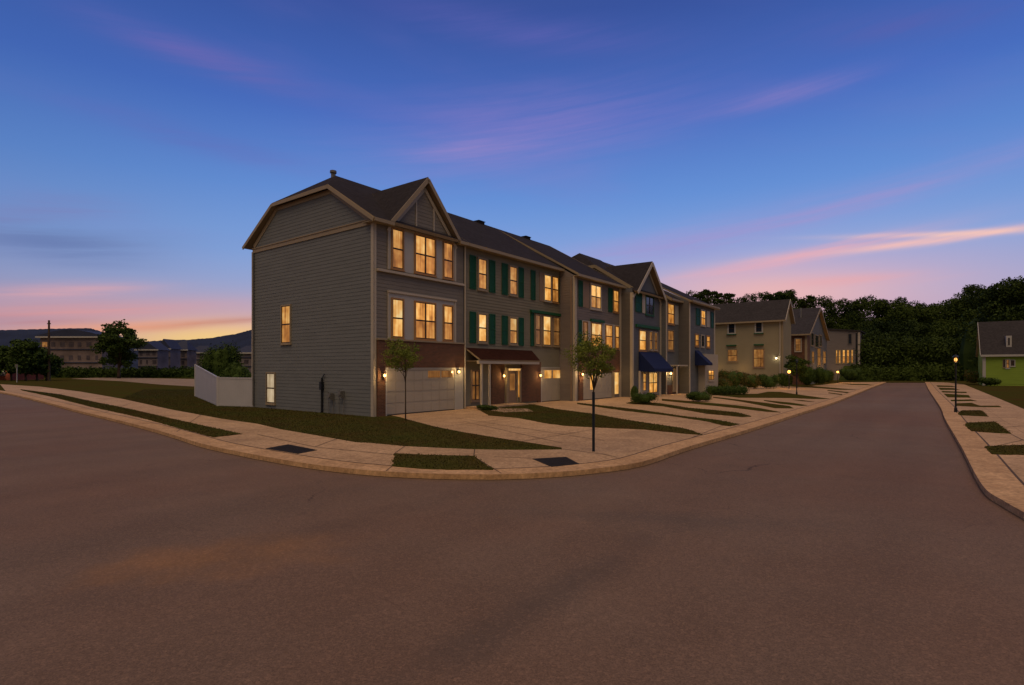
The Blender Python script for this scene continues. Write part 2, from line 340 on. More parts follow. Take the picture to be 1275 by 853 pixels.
    mix(back*smooth(el*-1.0, -70, -30), (88,88,80))
    # clouds
    streak((1010,318),(1300,280), 0.34, (240,186,184), 0.8, 0.60, 0.7)
    streak((1060,295),(1330,284), 0.24, (250,196,182), 0.75, 0.6, 0.5)
    streak((850,350),(1110,295), 0.6, (230,164,180), 0.8, 0.55, 0.9)
    streak((860,300),(1300,180), 0.9, (160,136,200), 0.55, 0.6, 1.6)
    streak((700,330),(1000,270), 1.6, (150,140,206), 0.55, 0.7, 1.2)
    streak((890,138),(1060,96), 0.8, (130,116,192), 0.6, 0.6, 0.8)
    streak((490,190),(790,150), 3.0, (150,124,200), 0.36, 0.6, 2.6)
    streak((520,140),(760,130), 2.2, (130,112,190), 0.22, 0.6, 2.6)
    streak((520,190),(640,178), 0.9, (160,130,196), 0.35, 0.6, 1.0)
    streak((150,35),(360,105), 1.1, (92,92,176), 0.85, 0.6, 0.8)
    streak((130,140),(330,195), 1.0, (86,98,184), 0.5, 0.7, 0.8)
    streak((540,20),(760,50), 1.3, (90,88,176), 0.5, 0.7, 1.0)
    streak((1040,40),(1250,15), 1.2, (80,84,170), 0.5, 0.7, 1.0)
    streak((-60,292),(170,300), 1.3, (84,100,158), 0.35, 0.7, 1.6)
    streak((-60,262),(110,262), 1.0, (116,112,176), 0.7, 0.7, 0.8)
    streak((0,300),(150,318), 1.3, (78,104,170), 0.5, 0.7, 0.8)
    streak((0,366),(150,360), 0.6, (224,160,170), 0.7, 0.7, 0.8)
    streak((-20,392),(190,384), 0.6, (220,146,152), 0.65, 0.7, 0.6)
    streak((-20,400),(120,402), 0.45, (160,110,140), 0.6, 0.8, 0.5)
    streak((170,408),(330,397), 0.32, (168,104,112), 1.0, 0.7, 0.4)
    streak((60,410),(240,402), 0.5, (244,160,124), 0.9, 0.7, 0.4)
    streak((1000,352),(1130,346), 0.5, (232,160,168), 0.5, 0.7, 0.5)
    # a physical twilight sky underneath
    sky = nt.nodes.new('ShaderNodeTexSky'); sky.sky_type = 'NISHITA'; sky.sun_disc = False; sky.sun_elevation = SUN_EL_SKY; sky.sun_rotation = SUN_AZ
    b1 = nt.nodes.new('ShaderNodeBackground'); nt.links.new(sky.outputs[0], b1.inputs[0]); b1.inputs[1].default_value = 0.05
    b2 = nt.nodes.new('ShaderNodeBackground'); nt.links.new(col, b2.inputs[0]); b2.inputs[1].default_value = 0.93
    ad = nt.nodes.new('ShaderNodeAddShader'); out = nt.nodes.new('ShaderNodeOutputWorld')
    nt.links.new(b1.outputs[0], ad.inputs[0]); nt.links.new(b2.outputs[0], ad.inputs[1]); nt.links.new(ad.outputs[0], out.inputs[0])
SUN_AZ = R(-172); SUN_EL_SKY = R(1.0); SUN_EL = R(66)
make_world()
sun = bpy.data.lights.new('sun', 'SUN'); sun.energy = 1.7; sun.angle = R(60); sun.color = (1.0,0.66,0.35)
so = bpy.data.objects.new('sun', sun); COL.objects.link(so)
# light arrives from the azimuth SUN_AZ (measured from +Y towards +X)
d = Vector((-math.sin(SUN_AZ)*math.cos(SUN_EL), -math.cos(SUN_AZ)*math.cos(SUN_EL), -math.sin(SUN_EL)))
so.rotation_euler = d.to_track_quat('-Z', 'Y').to_euler()
def point(loc, power, parent, color=(1.0,0.55,0.2), r=0.06):
    l = bpy.data.lights.new('lamp_light', 'POINT'); l.energy = power; l.color = color; l.shadow_soft_size = r
    o = bpy.data.objects.new('lamp_light', l); COL.objects.link(o); o.parent = parent; o.location = loc; return o
# ------------------------------------------------------------------ ground
def catmull(pts, n=4):
    out = []
    for i in range(len(pts)-1):
        p0 = pts[max(0,i-1)]; p1 = pts[i]; p2 = pts[i+1]; p3 = pts[min(len(pts)-1,i+2)]
        for k in range(n):
            t = k/n
            out.append(tuple(0.5*((2*p1[j])+(-p0[j]+p2[j])*t+(2*p0[j]-5*p1[j]+4*p2[j]-p3[j])*t*t+(-p0[j]+3*p1[j]-3*p2[j]+p3[j])*t**3) for j in (0,1)))
    out.append(pts[-1]); return out
kerbL_px = [(0,488),(50,499),(95,510.7),(163,527),(213,540.6),(251,552.5),(300,563),(351,572.4),(402,580),(453,585.4),(504,588.7),(560,590.7),(600,591),(621.6,591),(682.7,588.7),(744,583.4),(800,575),(849,558.7),(893,545.8),(940,532.2),(995,514.6),(1045.5,498.3),(1085,482.5),(1103.5,475.8)]
kerbL = catmull([(-420,352),(-160,143),(-88,85.5)] + [G(*p) for p in kerbL_px], 3)
kerbR = catmull([G(*p) for p in [(1152,475.8),(1156,484),(1164,496),(1172,508),(1177,521),(1190,543),(1200.5,561),(1216,591),(1230,611),(1248,622.5),(1275,637.8)]] + [(7.6,6.6),(6.9,4.4),(7.2,2),(9,-0.6),(13,-3)], 3) + [(34,-13),(400,-160)]
def sheet(name, pts, z, mat, thick=0.0, kind='structure'):
    mb = MB()
    if thick: mb.prism([(x,y,z-thick) for x,y in pts], (0,0,thick))
    else: mb.face([(x,y,z) for x,y in pts])
    o = mb.build(name, mat); o['kind'] = kind
    return o
sheet('ground', [(-5000,-3000),(5000,-3000),(5000,7000),(-5000,7000)], -0.5, M['grass_far'])
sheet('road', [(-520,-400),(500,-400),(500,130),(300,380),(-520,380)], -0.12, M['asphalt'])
LAND = kerbL + kerbR + [(900,-160),(900,1500),(-1500,1500),(-1500,352)]
sheet('lawn', LAND, 0.0, M['grass'], 0.3)
def offset(line, d):
    out = []
    for i, p in enumerate(line):
        a = Vector(line[max(0,i-1)]); b = Vector(line[min(len(line)-1,i+1)]); t = (b-a).normalized(); n = Vector((-t.y, t.x))
        out.append((p[0]+n.x*d, p[1]+n.y*d))
    return out
def strip(name, line, d0, d1, z, mat, bottom=None):
    A = offset(line, d0); B = offset(line, d1); mb = MB()
    for i in range(len(line)-1):
        mb.face([(*A[i],z),(*A[i+1],z),(*B[i+1],z),(*B[i],z)])
        if bottom is not None: mb.k = 1; mb.face([(*A[i],z),(*A[i+1],z),(*A[i+1],bottom),(*A[i],bottom)]); mb.k = 0
    o = mb.build(name, [mat, M['kerb_concrete']]); o['kind'] = 'structure'; return o
# kerb: outer edge 2 cm outside of the lawn slab so its face is the one that shows
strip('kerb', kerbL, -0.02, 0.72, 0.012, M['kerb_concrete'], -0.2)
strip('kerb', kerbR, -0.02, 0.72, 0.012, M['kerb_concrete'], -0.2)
strip('kerb_joint', kerbL, 0.69, 0.74, 0.016, M['joint'])
strip('kerb_joint', kerbR, 0.69, 0.74, 0.016, M['joint'])
strip('gutter_edge', kerbL, -0.055, -0.015, -0.112, M['joint'])
strip('gutter_edge', kerbR, -0.05, -0.015, -0.112, M['joint'])
# pavement and driveways on the left, one concrete sheet
def frontline(t0, s0, s1): 
    a, b = W(s0, t0), W(s1, t0); return [(a.x,a.y),(b.x,b.y)]
lawn_edge = [G(*p) for p in [(0,478.5),(50,481.5),(100,487.7),(151,496.5),(213,510),(276,521.6),(320,527.8),(349,534.6),(392,542),(443,551),(459,551.6),(504,555.9),(560,558.5),(591,559.8),(640,560.4),(700,560),(699,557.5),(660,551.5),(621.6,545.7),(577,538.3),(540,531),(508,522.5),(498,519.5)]]
kin = offset(kerbL, 0.5)
backs = frontline(0.3, 1.2, 6.9)+frontline(0.3, 6.95, 7.5)
def walk(a, b): return [(a[0]+(b[0]-a[0])*k/8, a[1]+(b[1]-a[1])*k/8) for k in range(9)]
concrete_pts = [p for p in kin if -58 < p[0]][0:] + [G(1090,475.9),G(1050,476.2),G(1011,480.6),G(967,480),G(939,478),G(951,471),G(943,470.4),G(915,478.5),G(893,489)]
for (t0,a,b) in ((-4.3,44.4,36.2),(-3.2,36,32.8),(-2.6,32.4,26.3),(-1.5,26,18.2),(0.2,18.0,7.0),(0.2,6.9,1.2)):
    concrete_pts += frontline(t0, a, b)
concrete_pts += lawn_edge[::-1]
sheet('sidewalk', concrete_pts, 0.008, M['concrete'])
kr = offset(kerbR, 0.5)
rp = [p for p in kr if p[1] > -6 and p[0] < 400]
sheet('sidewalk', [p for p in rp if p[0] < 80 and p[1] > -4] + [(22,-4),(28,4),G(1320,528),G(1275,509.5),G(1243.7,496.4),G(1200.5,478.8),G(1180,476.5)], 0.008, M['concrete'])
# grass islands
isl = {
 'A': [(594,509),(609,517.7),(646,520.8),(683,528),(703,530.4),(750,533),(800,535),(848,540),(874,542),(862,537),(848,533.4),(821,529.6),(780,523.4),(744,516.7),(691,509.6),(664,504),(606,504)],
 'B': [(719,503.4),(780,512),(830,517.5),(880,525),(900,530),(909,531),(920,528.8),(893,523.5),(855,519.3),(800,511.3),(719,502)],
 'C': [(780,502.5),(824,506),(855,511),(880,515.5),(924,519.6),(936,519),(917,514),(886.6,511),(855,508),(824,503),(790,499.5)],
 'D': [(824,499),(887,505.3),(920,508.8),(955,513),(972,513.8),(948,509),(920,505.5),(887,502.3),(824,497)],
 'E': [(888,495.4),(920,499.8),(945,504.5),(965,508.5),(988,508.7),(983,506),(951,501.8),(920,498),(888,494.4)],
 'F': [(951,499.2),(972,503),(998,505.7),(1005.5,505),(983,501.6),(951,498.6)],
 'G': [(886,491.5),(920,495.4),(983,495.8),(1014,497),(1033,496.9),(998,492.2),(972,488.2),(956,488),(943.5,490.6),(920,490.8),(886,488.5)],
 'H': [(987,498),(1000,499.8),(1014,500.8),(1000,498.8)],
 'I': [(1030,486.6),(1055,489.6),(1057,488.6),(1031,486)], 'J': [(1031,489.7),(1048,491.9),(1049,491.1),(1032,489.1)],
 'K': [(939,478.5),(967,480.6),(1008,482.6),(1045.5,485.4),(1066,485.5),(1045,483.8),(1011,480.9),(967,479.6)],
 'L': [(1045.5,477.2),(1060,479.2),(1088,479.8),(1080,478.6),(1060,478.0)],
 'M': [(491.7,565.6),(540,567.6),(590,569),(615.5,586),(540,585.4),(488.6,581.3)],
 'N': [(25,485),(75,491.5),(113,500),(163,510),(213,521.6),(263.5,533),(301,541),(266,545.0),(226,534.4),(176,520.6),(113,506.8),(63,494),(28,486.5)],
 'O': [(1204,527),(1239,525.7),(1259,540.5),(1240,539.5),(1209.6,537.3),(1202,531)],
 'P': [(1193,515),(1198,511.5),(1222,511.5),(1230.6,519),(1194.5,517.4)],
 'Q': [(1191,502.6),(1209.6,502),(1220,505.6),(1243.7,505.6),(1247,507.3),(1218,507),(1190,505.5)],
 'R': [(1183.5,498.3),(1208.5,497.8),(1216.4,499.6),(1184.6,499.8)],
 'S': [(1175,490.4),(1206,492.4),(1208.5,495.3),(1180,495)],
 'T': [(1172,487),(1203,488.3),(1204,489.6),(1174,488.8)], 'U': [(1168.5,483),(1187,483.6),(1195,485.6),(1171,485.6)], 'V': [(1166,480),(1186,480.6),(1190,482),(1167.5,481.8)],
 'X': [(1225.5,556.8),(1275,554.8),(1330,553.5),(1345,569),(1275,567),(1235,566.4)],
}
def ragged(pts, amp=0.035, step=0.18):
    out = []
    for i in range(len(pts)):
        a, b = Vector(pts[i]), Vector(pts[(i+1)%len(pts)]); L = (b-a).length; n = max(1, min(60, int(L/step)))
        for k in range(n):
            p = a.lerp(b, k/n); out.append((p.x+random.uniform(-amp,amp), p.y+random.uniform(-amp,amp)))
    return out
near_polys = [[G(*q) for q in isl[k]] for k in 'ABCMNOPX']
for k, pl in isl.items():
    sheet('grass_island', ragged([G(*p) for p in pl]) if k in 'ABCMNOPX' else [G(*p) for p in pl], 0.03, M['grass'], 0.03)
sheet('gravel_path', [G(*p) for p in [(88,471.6),(125.5,470.2),(160,470.4),(243.5,472),(300,472.5),(300,483),(243.5,481.4),(201,479),(150.6,474.6)]], 0.005, M['gravel'])
sheet('porch_path', [G(*p) for p in [(617,509),(657,509.5),(664,513),(628,514),(611,512)]], 0.036, M['path'])
for pts, lb in (([(330.6,559),(359,554),(395,561),(371,565.6)], 'dark tactile pad on the pavement left of the grass patch below the corner lawn'),
            ([(663,572),(705,569.7),(721.5,578.5),(687,582)], 'dark tactile pad on the pavement between the grass patch and the street tree')):
    mb = MB(); w = [G(*p) for p in pts]
    mb.prism([(x,y,0.006) for x,y in w], (0,0,0.016))
    A,B,C_,D_ = [Vector(p) for p in w]
    for i in range(1,12):
        for j in range(1,12):
            a = A.lerp(B, i/12); b = D_.lerp(C_, i/12); c = a.lerp(b, j/12); mb.box(c.x-0.02,c.x+0.02,c.y-0.02,c.y+0.02,0.0225,0.028)
    tag(mb.build('warning_pad', M['pavers']), lb, 'warning pad', 'warning pads on the corner pavement')
# expansion joints across the pavement and the drives
mb = MB()
def jl(p, q, w=0.03, z=0.0155):
    a, b = Vector(G(*p)), Vector(G(*q)); n = (b-a).normalized(); n = Vector((-n.y,n.x))*w/2
    mb.face([(*(a+n),z),(*(b+n),z),(*(b-n),z),(*(a-n),z)])
for p, q in [((591,560),(590,568)),((590,569),(624,590)),((504,556),(490,566)),((488,581),(481,587)),((700,559.5),(752,566)),((752,566),(768,570)),((320,541),(392,557)),((392,557),(488,566.5)),((615,569),(662,571)),((250,517),(220,538)),((163,502),(130,514)),((420,546.5),(392,557)),((577,525),(700,552)),((560,519.5),(752,549)),((900,530),(860,546)),((540,533),(640,520.6)),((650,550),(745,534)),((1230,558),(1275,548)),((1209,537.5),(1275,530)),((1232,519.5),(1275,521.5)),((1259,541),(1275,549)),((1244,507),(1275,508.5))]:
    jl(p, q)
tag(mb.build('pavement_joint', M['joint']), kind='structure')
mb = MB()
def road_line(pts, w):
    ww = [Vector(G(*p, EYE+0.12)) for p in pts]
    for a, b in zip(ww, ww[1:]):
        n = (b-a).normalized(); n = Vector((-n.y,n.x))*w/2; mb.face([(*(a+n),-0.116),(*(b+n),-0.116),(*(b-n),-0.116),(*(a-n),-0.116)])
road_line([(1060,558.5),(1100,562),(1150,566),(1203,570)], 0.02)
tag(mb.build('road_seam', M['joint']), kind='structure')
# grass blades on the nearer lawns and islands
def pip(x, y, poly):
    c = False; n = len(poly); j = n-1
    for i in range(n):
        xi, yi = poly[i]; xj, yj = poly[j]
        if (yi > y) != (yj > y) and x < (xj-xi)*(y-yi)/(yj-yi)+xi: c = not c
        j = i
    return c
def blades(name, polys, density, zs, hmin, hmax):
    V_, Fc = [], []
    for poly, z in zip(polys, zs):
        xs = [p[0] for p in poly]; ys = [p[1] for p in poly]; x0,x1,y0,y1 = min(xs),max(xs),min(ys),max(ys)
        n = int((x1-x0+0.2)*(y1-y0+0.2)*density)
        for _ in range(n):
            x = random.uniform(x0,x1); y = random.uniform(y0,y1)
            if not pip(x+random.uniform(-0.07,0.07), y+random.uniform(-0.07,0.07), poly): continue
            a = random.uniform(0, math.pi); w = random.uniform(0.01,0.022); h = random.uniform(hmin,hmax); i = len(V_)
            dx, dy = math.cos(a)*w, math.sin(a)*w; lx, ly = random.uniform(-0.03,0.03), random.uniform(-0.03,0.03)
            V_ += [(x-dx,y-dy,z),(x+dx,y+dy,z),(x+lx,y+ly,z+h)]; Fc.append((i,i+1,i+2))
    me = bpy.data.meshes.new(name); me.from_pydata(V_, [], Fc); me.materials.append(M['blade']); o = bpy.data.objects.new(name, me); COL.objects.link(o); o['kind'] = 'stuff'
    tag(o, 'short dark grass growing on the lawns and grass patches', 'grass')
wedge = [G(*p) for p in [(318,505),(318,527),(349,534.6),(392,542),(443,551),(504,555.9),(560,558.5),(640,560.4),(700,560),(660,551.5),(621.6,545.7),(577,538.3),(540,531),(508,522.5),(476,520),(465,519.5)]]
wedge2 = [G(*p) for p in [(243,496),(318,505),(318,527),(276,521),(213,510),(151,496),(180,485),(243,485)]]
blades('grass', [wedge, wedge2]+near_polys, 260, [0,0]+[0.03]*len(near_polys), 0.015, 0.045)
# ------------------------------------------------------------------ house kit
class House:
    def __init__(s, name, s0, t0, label, cat='house', group=None):
        s.o = (s0, t0, 0); s.root = empty(name, W(s0, t0), ROT, label, cat, group)
    def b(s, mb, name, mat, parent=None, smooth=False):
        o = mb.build(name, mat, parent or s.root, s.o, smooth); return o
def fmap(t): return lambda a, z, d: (a, t-d, z)          # facade facing the street
def smap(x): return lambda a, z, d: (x-d, a, z)          # wall facing back down the street towards the camera
def pbox(mb, mp, a0, a1, z0, z1, d0, d1):
    p = mp(a0,z0,d0); q = mp(a1,z1,d1); mb.box(p[0],q[0],p[1],q[1],p[2],q[2])
def laps(mb, mp, poly, h=0.20, lip=0.013, d=0.0):
    zs = [p[1] for p in poly]; z = min(zs); top = max(zs); n = len(poly)
    def span(zz):
        xs = []
        for i in range(n):
            (a0,z0),(a1,z1) = poly[i], poly[(i+1)%n]
            if (z0 <= zz <= z1 or z1 <= zz <= z0) and abs(z1-z0) > 1e-6: xs.append(a0+(a1-a0)*(zz-z0)/(z1-z0))
        return (min(xs), max(xs)) if xs else None
    while z < top-1e-3:
        z2 = min(z+h, top); a = span(z+1e-4); b = span(z2-1e-4)
        if a and b:
            mb.face([mp(a[0],z,d+lip), mp(a[1],z,d+lip), mp(b[1],z2,d), mp(b[0],z2,d)])
            mb.face([mp(a[0],z,d+lip), mp(a[1],z,d+lip), mp(a[1],z,d-0.002), mp(a[0],z,d-0.002)])
        z = z2
def win(H, mp, a0, a1, z0, z1, glow='glow', style='double', frame='window_frame', cw=0.09, head=False, label=None):
    if a0 > a1: a0, a1 = a1, a0
    mb = MB()
    pbox(mb, mp, a0-cw, a0, z0-cw, z1+cw, 0.0, 0.075); pbox(mb, mp, a1, a1+cw, z0-cw, z1+cw, 0.0, 0.075)
    pbox(mb, mp, a0, a1, z1, z1+cw, 0.0, 0.072); pbox(mb, mp, a0, a1, z0-cw, z0, 0.0, 0.072)
    pbox(mb, mp, a0-cw-0.04, a1+cw+0.04, z0-cw-0.05, z0-cw, 0.0, 0.11)
    w = H.b(mb, 'window', M[frame])
    if label: w['label'] = label
    mb = MB(); m = (z0+z1)/2; e = 0.0
    pbox(mb, mp, a0, a1, m-0.04, m+0.04, 0.031, 0.07)
    pbox(mb, mp, a0, a0+0.04, z0, z1, 0.031, 0.055); pbox(mb, mp, a1-0.04, a1, z0, z1, 0.031, 0.055)
    pbox(mb, mp, a0+0.04, a1-0.04, z0, z0+0.05, 0.031, 0.055); pbox(mb, mp, a0+0.04, a1-0.04, z1-0.04, z1, 0.031, 0.055)
    if style == 'twin': c = (a0+a1)/2; pbox(mb, mp, c-0.045, c+0.045, z0, z1, 0.031, 0.066)
    if style == 'grid':
        for k in (1,2): c = a0+(a1-a0)*k/3; pbox(mb, mp, c-0.012, c+0.012, z0, z1, 0.031, 0.05)
    H.b(mb, 'sash', M['sash'], w)
    low = {'glow':'glow_low','glow_bright':'glow'}.get(glow, glow)
    mb = MB(); pbox(mb, mp, a0, a1, m, z1, 0.004, 0.03); H.b(mb, 'pane', M[glow], w)
    mb = MB(); pbox(mb, mp, a0, a1, z0, m-0.002, 0.004, 0.03); H.b(mb, 'pane', M[low], w)
    return w
def shutter(H, mp, a0, a1, z0, z1, mat='green'):
    if a0 > a1: a0, a1 = a1, a0
    mb = MB(); f = 0.05
    pbox(mb, mp, a0, a0+f, z0, z1, 0.024, 0.07); pbox(mb, mp, a1-f, a1, z0, z1, 0.024, 0.07)
    m = (z0+z1)/2
    for z in (z0, m-f/2, z1-f): pbox(mb, mp, a0+f, a1-f, z, z+f, 0.024, 0.068)
    n = int((z1-z0)/0.09)
    for i in range(n):
        z = z0+(i+0.5)*(z1-z0)/n
        mb.face([mp(a0+f,z-0.04,0.06), mp(a1-f,z-0.04,0.06), mp(a1-f,z+0.04,0.03), mp(a0+f,z+0.04,0.03)])
    pbox(mb, mp, a0+f, a1-f, z0+f, z1-f, 0.022, 0.028)
    H.b(mb, 'shutter', M[mat])
def lamp(H, mp, a, z, power=9, bulb='bulb', r=0.055):
    mb = MB(); pbox(mb, mp, a-0.06, a+0.06, z-0.14, z+0.16, 0.0, 0.03)
    pbox(mb, mp, a-0.015, a+0.015, z+0.12, z+0.15, 0.03, 0.16); pbox(mb, mp, a-0.09, a+0.09, z+0.13, z+0.17, 0.06, 0.24); pbox(mb, mp, a-0.05, a+0.05, z-0.13, z-0.10, 0.10, 0.20)
    w = H.b(mb, 'wall_lamp', M['black_metal'])
    c = mp(a, z, 0.15); mb = MB(); mb.ball(c, r+0.01, 10, 7, 1.3); H.b(mb, 'bulb', M[bulb], w, True)
    c2 = mp(a, z-0.02, 0.32); point((c2[0]-H.o[0], c2[1]-H.o[1], c2[2]), power*1.9, w, (1.0,0.60,0.22) if bulb == 'bulb' else (1,0.8,0.5))
def garage(H, mp, a0, a1, z1, wins=(), rows=4, glow='glow'):
    mb = MB(); n = max(2, int((a1-a0)/0.6))
    pbox(mb, mp, a0, a1, 0.02, z1, 0.0, 0.02)
    for r_ in range(rows):
        z0, zz = 0.04+r_*(z1-0.04)/rows, 0.04+(r_+1)*(z1-0.04)/rows-0.025
        for k in range(n):
            x0, x1 = a0+(a1-a0)*k/n+0.03, a0+(a1-a0)*(k+1)/n-0.03; pbox(mb, mp, x0, x1, z0+0.03, zz-0.03, 0.02, 0.034)
        pbox(mb, mp, a0, a1, zz, zz+0.012, 0.02, 0.026)
    g = H.b(mb, 'garage_door', M['garage'])
    mb = MB(); pbox(mb, mp, a0+0.02, a1-0.02, 0.0, 0.05, 0.034, 0.06); H.b(mb, 'door_seal', M['black_metal'], g)
    for w0, w1, zz0, zz1 in wins:
        mb = MB(); pbox(mb, mp, w0, w1, zz0, zz1, 0.036, 0.05); H.b(mb, 'pane', M[glow], g)
    return g
def trimbox(H, name, mat, boxes, mp):
    mb = MB()
    for b in boxes: pbox(mb, mp, *b)
    return H.b(mb, name, M[mat])
def roofmesh(H, faces, mat='shingle', name='roof', thick=0.17):
    verts = {}; V_ = []; Fc = []
    for f in faces:
        q = []
        for p in f:
            k = tuple(round(c, 4) for c in p)
            if k not in verts: verts[k] = len(V_); V_.append((p[0]-H.o[0], p[1]-H.o[1], p[2]))
            q.append(verts[k])
        Fc.append(q)
    me = bpy.data.meshes.new(name); me.from_pydata(V_, [], Fc); me.materials.append(M[mat]); me.materials.append(M['trim_tan']); me.update()
    o = bpy.data.objects.new(name, me); COL.objects.link(o); o.parent = H.root
    md = o.modifiers.new('thickness', 'SOLIDIFY'); md.thickness = thick; md.offset = -1; md.material_offset = 1; md.material_offset_rim = 1
    return o
def face_up(f):
    a, b, c = Vector(f[0]), Vector(f[1]), Vector(f[2]); n = (b-a).cross(c-a)
    return f if n.z > 0 else f[::-1]
def beams(H, name, mat, segs, w=0.06, h=0.24, parent=None):
    mb = MB()
    for A, B in segs: mb.beam(A, B, w, h)
    return H.b(mb, name, M[mat], parent)
# ================================================================== unit 1
H = House('townhouse', 0, 0, 'nearest grey end townhouse with wide side wall, clipped gable and brick band over garage', 'townhouse', 'townhouses in the terraced row')
LU = 6.94; DP = 12.2; ZE = 10.2; sl = 0.62; RT = 6.4; RZ = ZE+0.05+sl*(RT+0.45)
def zmain(t): return ZE+0.05+sl*(t+0.45)
zj = 12.7; tj0 = (zj-ZE-0.05)/sl-0.45; tj1 = 2*RT-tj0; TB = 12.85; ZBK = RZ-sl*(TB-RT)
mb = MB()
mb.prism([(0.0,0.0,-0.3),(0.0,DP,-0.3),(0.0,DP,ZE),(0.0,tj1,zj-0.2),(0.0,tj0,zj-0.2),(0.0,0.0,ZE)], (LU,0,0))
fm, sm = fmap(0.0), smap(0.0)
laps(mb, sm, [(0.0,0.0),(DP,0.0),(DP,10.0),(0.0,10.0)])
laps(mb, sm, [(0.3,10.25),(DP-0.3,10.25),(tj1,zj-0.25),(tj0,zj-0.25)], d=0.01)
w = H.b(mb, 'wall', M['siding_gray'])
mb = MB(); laps(mb, fm, [(0.0,4.0),(LU-0.05,4.0),(LU-0.05,ZE-0.1),(0.0,ZE-0.1)]); H.b(mb, 'front_siding', M['siding_taupe'])
# corner boards
mb = MB(); mb.box(-0.035,0.14,-0.055,0.0,-0.05,ZE-0.05); mb.box(-0.055,-0.0,-0.055,0.16,-0.05,ZE-0.05)
H.b(mb, 'corner_board', M['trim'])
mb = MB(); mb.box(-0.05,0.0,DP-0.16,DP+0.04,-0.05,ZE-0.1); H.b(mb, 'corner_board', M['trim'])
mb = MB(); mb.tube([(-0.1,DP-0.25,ZE-0.2),(-0.1,DP-0.25,0.1)], 0.05); H.b(mb, 'downspout', M['gray_metal'])
# band and gable trims on the side wall
mb = MB(); mb.box(-0.06,0.0,0.16,DP-0.1,10.0,10.24); mb.box(-0.10,0.0,0.16,DP-0.1,10.24,10.30); H.b(mb, 'band_board', M['trim_tan'])
e = -0.04
mb = MB()
mb.beam((e,0.1,ZE+0.28),(e,tj0+0.05,zj-0.33),0.05,0.22,(1,0,0)) if False else None
for A, B in (((-0.03,0.35,ZE+0.12),(-0.03,tj0+0.1,zj-0.30)),((-0.03,tj0+0.1,zj-0.30),(-0.03,tj1-0.1,zj-0.30)),((-0.03,tj1-0.1,zj-0.30),(-0.03,DP-0.25,ZE+0.2))): mb.beam(A, B, 0.05, 0.26)
H.b(mb, 'gable_trim', M['trim_tan'])
xe = -0.32; xr = 2.2
ridge0 = (xr, RT, RZ); ridge1 = (LU+0.0, RT, RZ)
faces = [[(xe,-0.45,zmain(-0.45)),(LU,-0.45,zmain(-0.45)),ridge1,ridge0,(xe,tj0,zj)],
         [(xe,TB,ZBK),(xe,tj1,zj),ridge0,ridge1,(LU,TB,ZBK)],
         [(xe,tj0,zj),ridge0,(xe,tj1,zj)]]
rf = roofmesh(H, [face_up(f) for f in faces])
# front cross gable
tg = -0.35; gl, gr = row(487.5, tg), row(573, tg); gc = (gl+gr)/2; zg = ZE+0.15; zp = rz(530, 219, tg)
tb = (zp-ZE-0.05)/sl-0.45
gv = 0.02
faces = [[(gl,tg,zg),(gc,tg,zp),(gc,tb,zp+0.02),(gl,tg+0.25,zg+0.03)],[(gr,tg,zg),(gr,tg+0.25,zg+0.03),(gc,tb,zp+0.02),(gc,tg,zp)]]
roofmesh(H, [face_up(f) for f in faces], name='gable_roof', thick=0.15)
def rake(zo, t_, w, h, name, mat, gl=gl, gr=gr, gc=gc, zg=zg, zp=zp, H=H):
    mb = MB(); A = (gl, t_, zg-zo); B = (gc, t_, zp-zo*1.15); C = (gr, t_, zg-zo)
    mb.beam(A, B, w, h); mb.beam(B, C, w, h); return H.b(mb, name, M[mat])
rake(0.14, tg-0.02, 0.05, 0.22, 'rake_board', 'trim_tan')
rake(0.55, -0.06, 0.05, 0.2, 'gable_trim', 'trim')
mb = MB(); mb.prism([(gl+0.25,0.0,ZE-0.15),(gr-0.25,0.0,ZE-0.15),(gc,0.0,zp-0.25)], (0,0.3,0))
laps(mb, fm, [(gl+0.35,ZE-0.02),(gr-0.35,ZE-0.02),(gc,zp-0.4)], d=0.015); H.b(mb, 'gable_wall', M['siding_taupe'])
for f_ in (0.37,0.66):
    c = gl+0.3+(gr-gl-0.6)*f_; hh = min(c-gl, gr-c)*(zp-zg)/((gr-gl)/2); mb = MB(); mb.box(c-0.045,c+0.045,-0.06,0,ZE-0.02,ZE+hh-0.35); H.b(mb, 'gable_batten', M['trim'])
# fascia, soffit, rake on the side end
beams(H, 'rake_board', 'trim_tan', [((xe-0.02,-0.42,zmain(-0.45)-0.14),(xe-0.02,tj0,zj-0.14)),((xe-0.02,tj0,zj-0.14),(xe-0.02,tj1,zj-0.14)),((xe-0.02,tj1,zj-0.14),(xe-0.02,TB-0.02,ZBK-0.14))], 0.05, 0.2)
mb = MB(); mb.box(xe+0.01,gl+0.1,-0.43,0.0,ZE-0.13,ZE-0.1); mb.box(xe+0.01,0.0,0.0,0.5,ZE-0.13,ZE-0.1); H.b(mb, 'soffit', M['trim_tan']); mb = MB(); mb.box(gr-0.1,LU,-0.43,0.0,ZE-0.13,ZE-0.1); H.b(mb, 'soffit', M['trim_tan'])
mb = MB(); mb.box(xe,gl+0.1,-0.5,-0.44,ZE-0.15,ZE+0.03); H.b(mb, 'fascia', M['trim_tan']); mb = MB(); mb.box(gr-0.1,LU,-0.5,-0.44,ZE-0.15,ZE+0.03); H.b(mb, 'fascia', M['trim_tan'])
mb = MB(); mb.tube([(2.05,RT,RZ-0.25),(2.05,RT,RZ+0.1)], 0.14); mb.tube([(2.05,RT,RZ+0.1),(2.05,RT,RZ+0.24)], 0.2, 10); H.b(mb, 'roof_vent', M['gray_metal'])
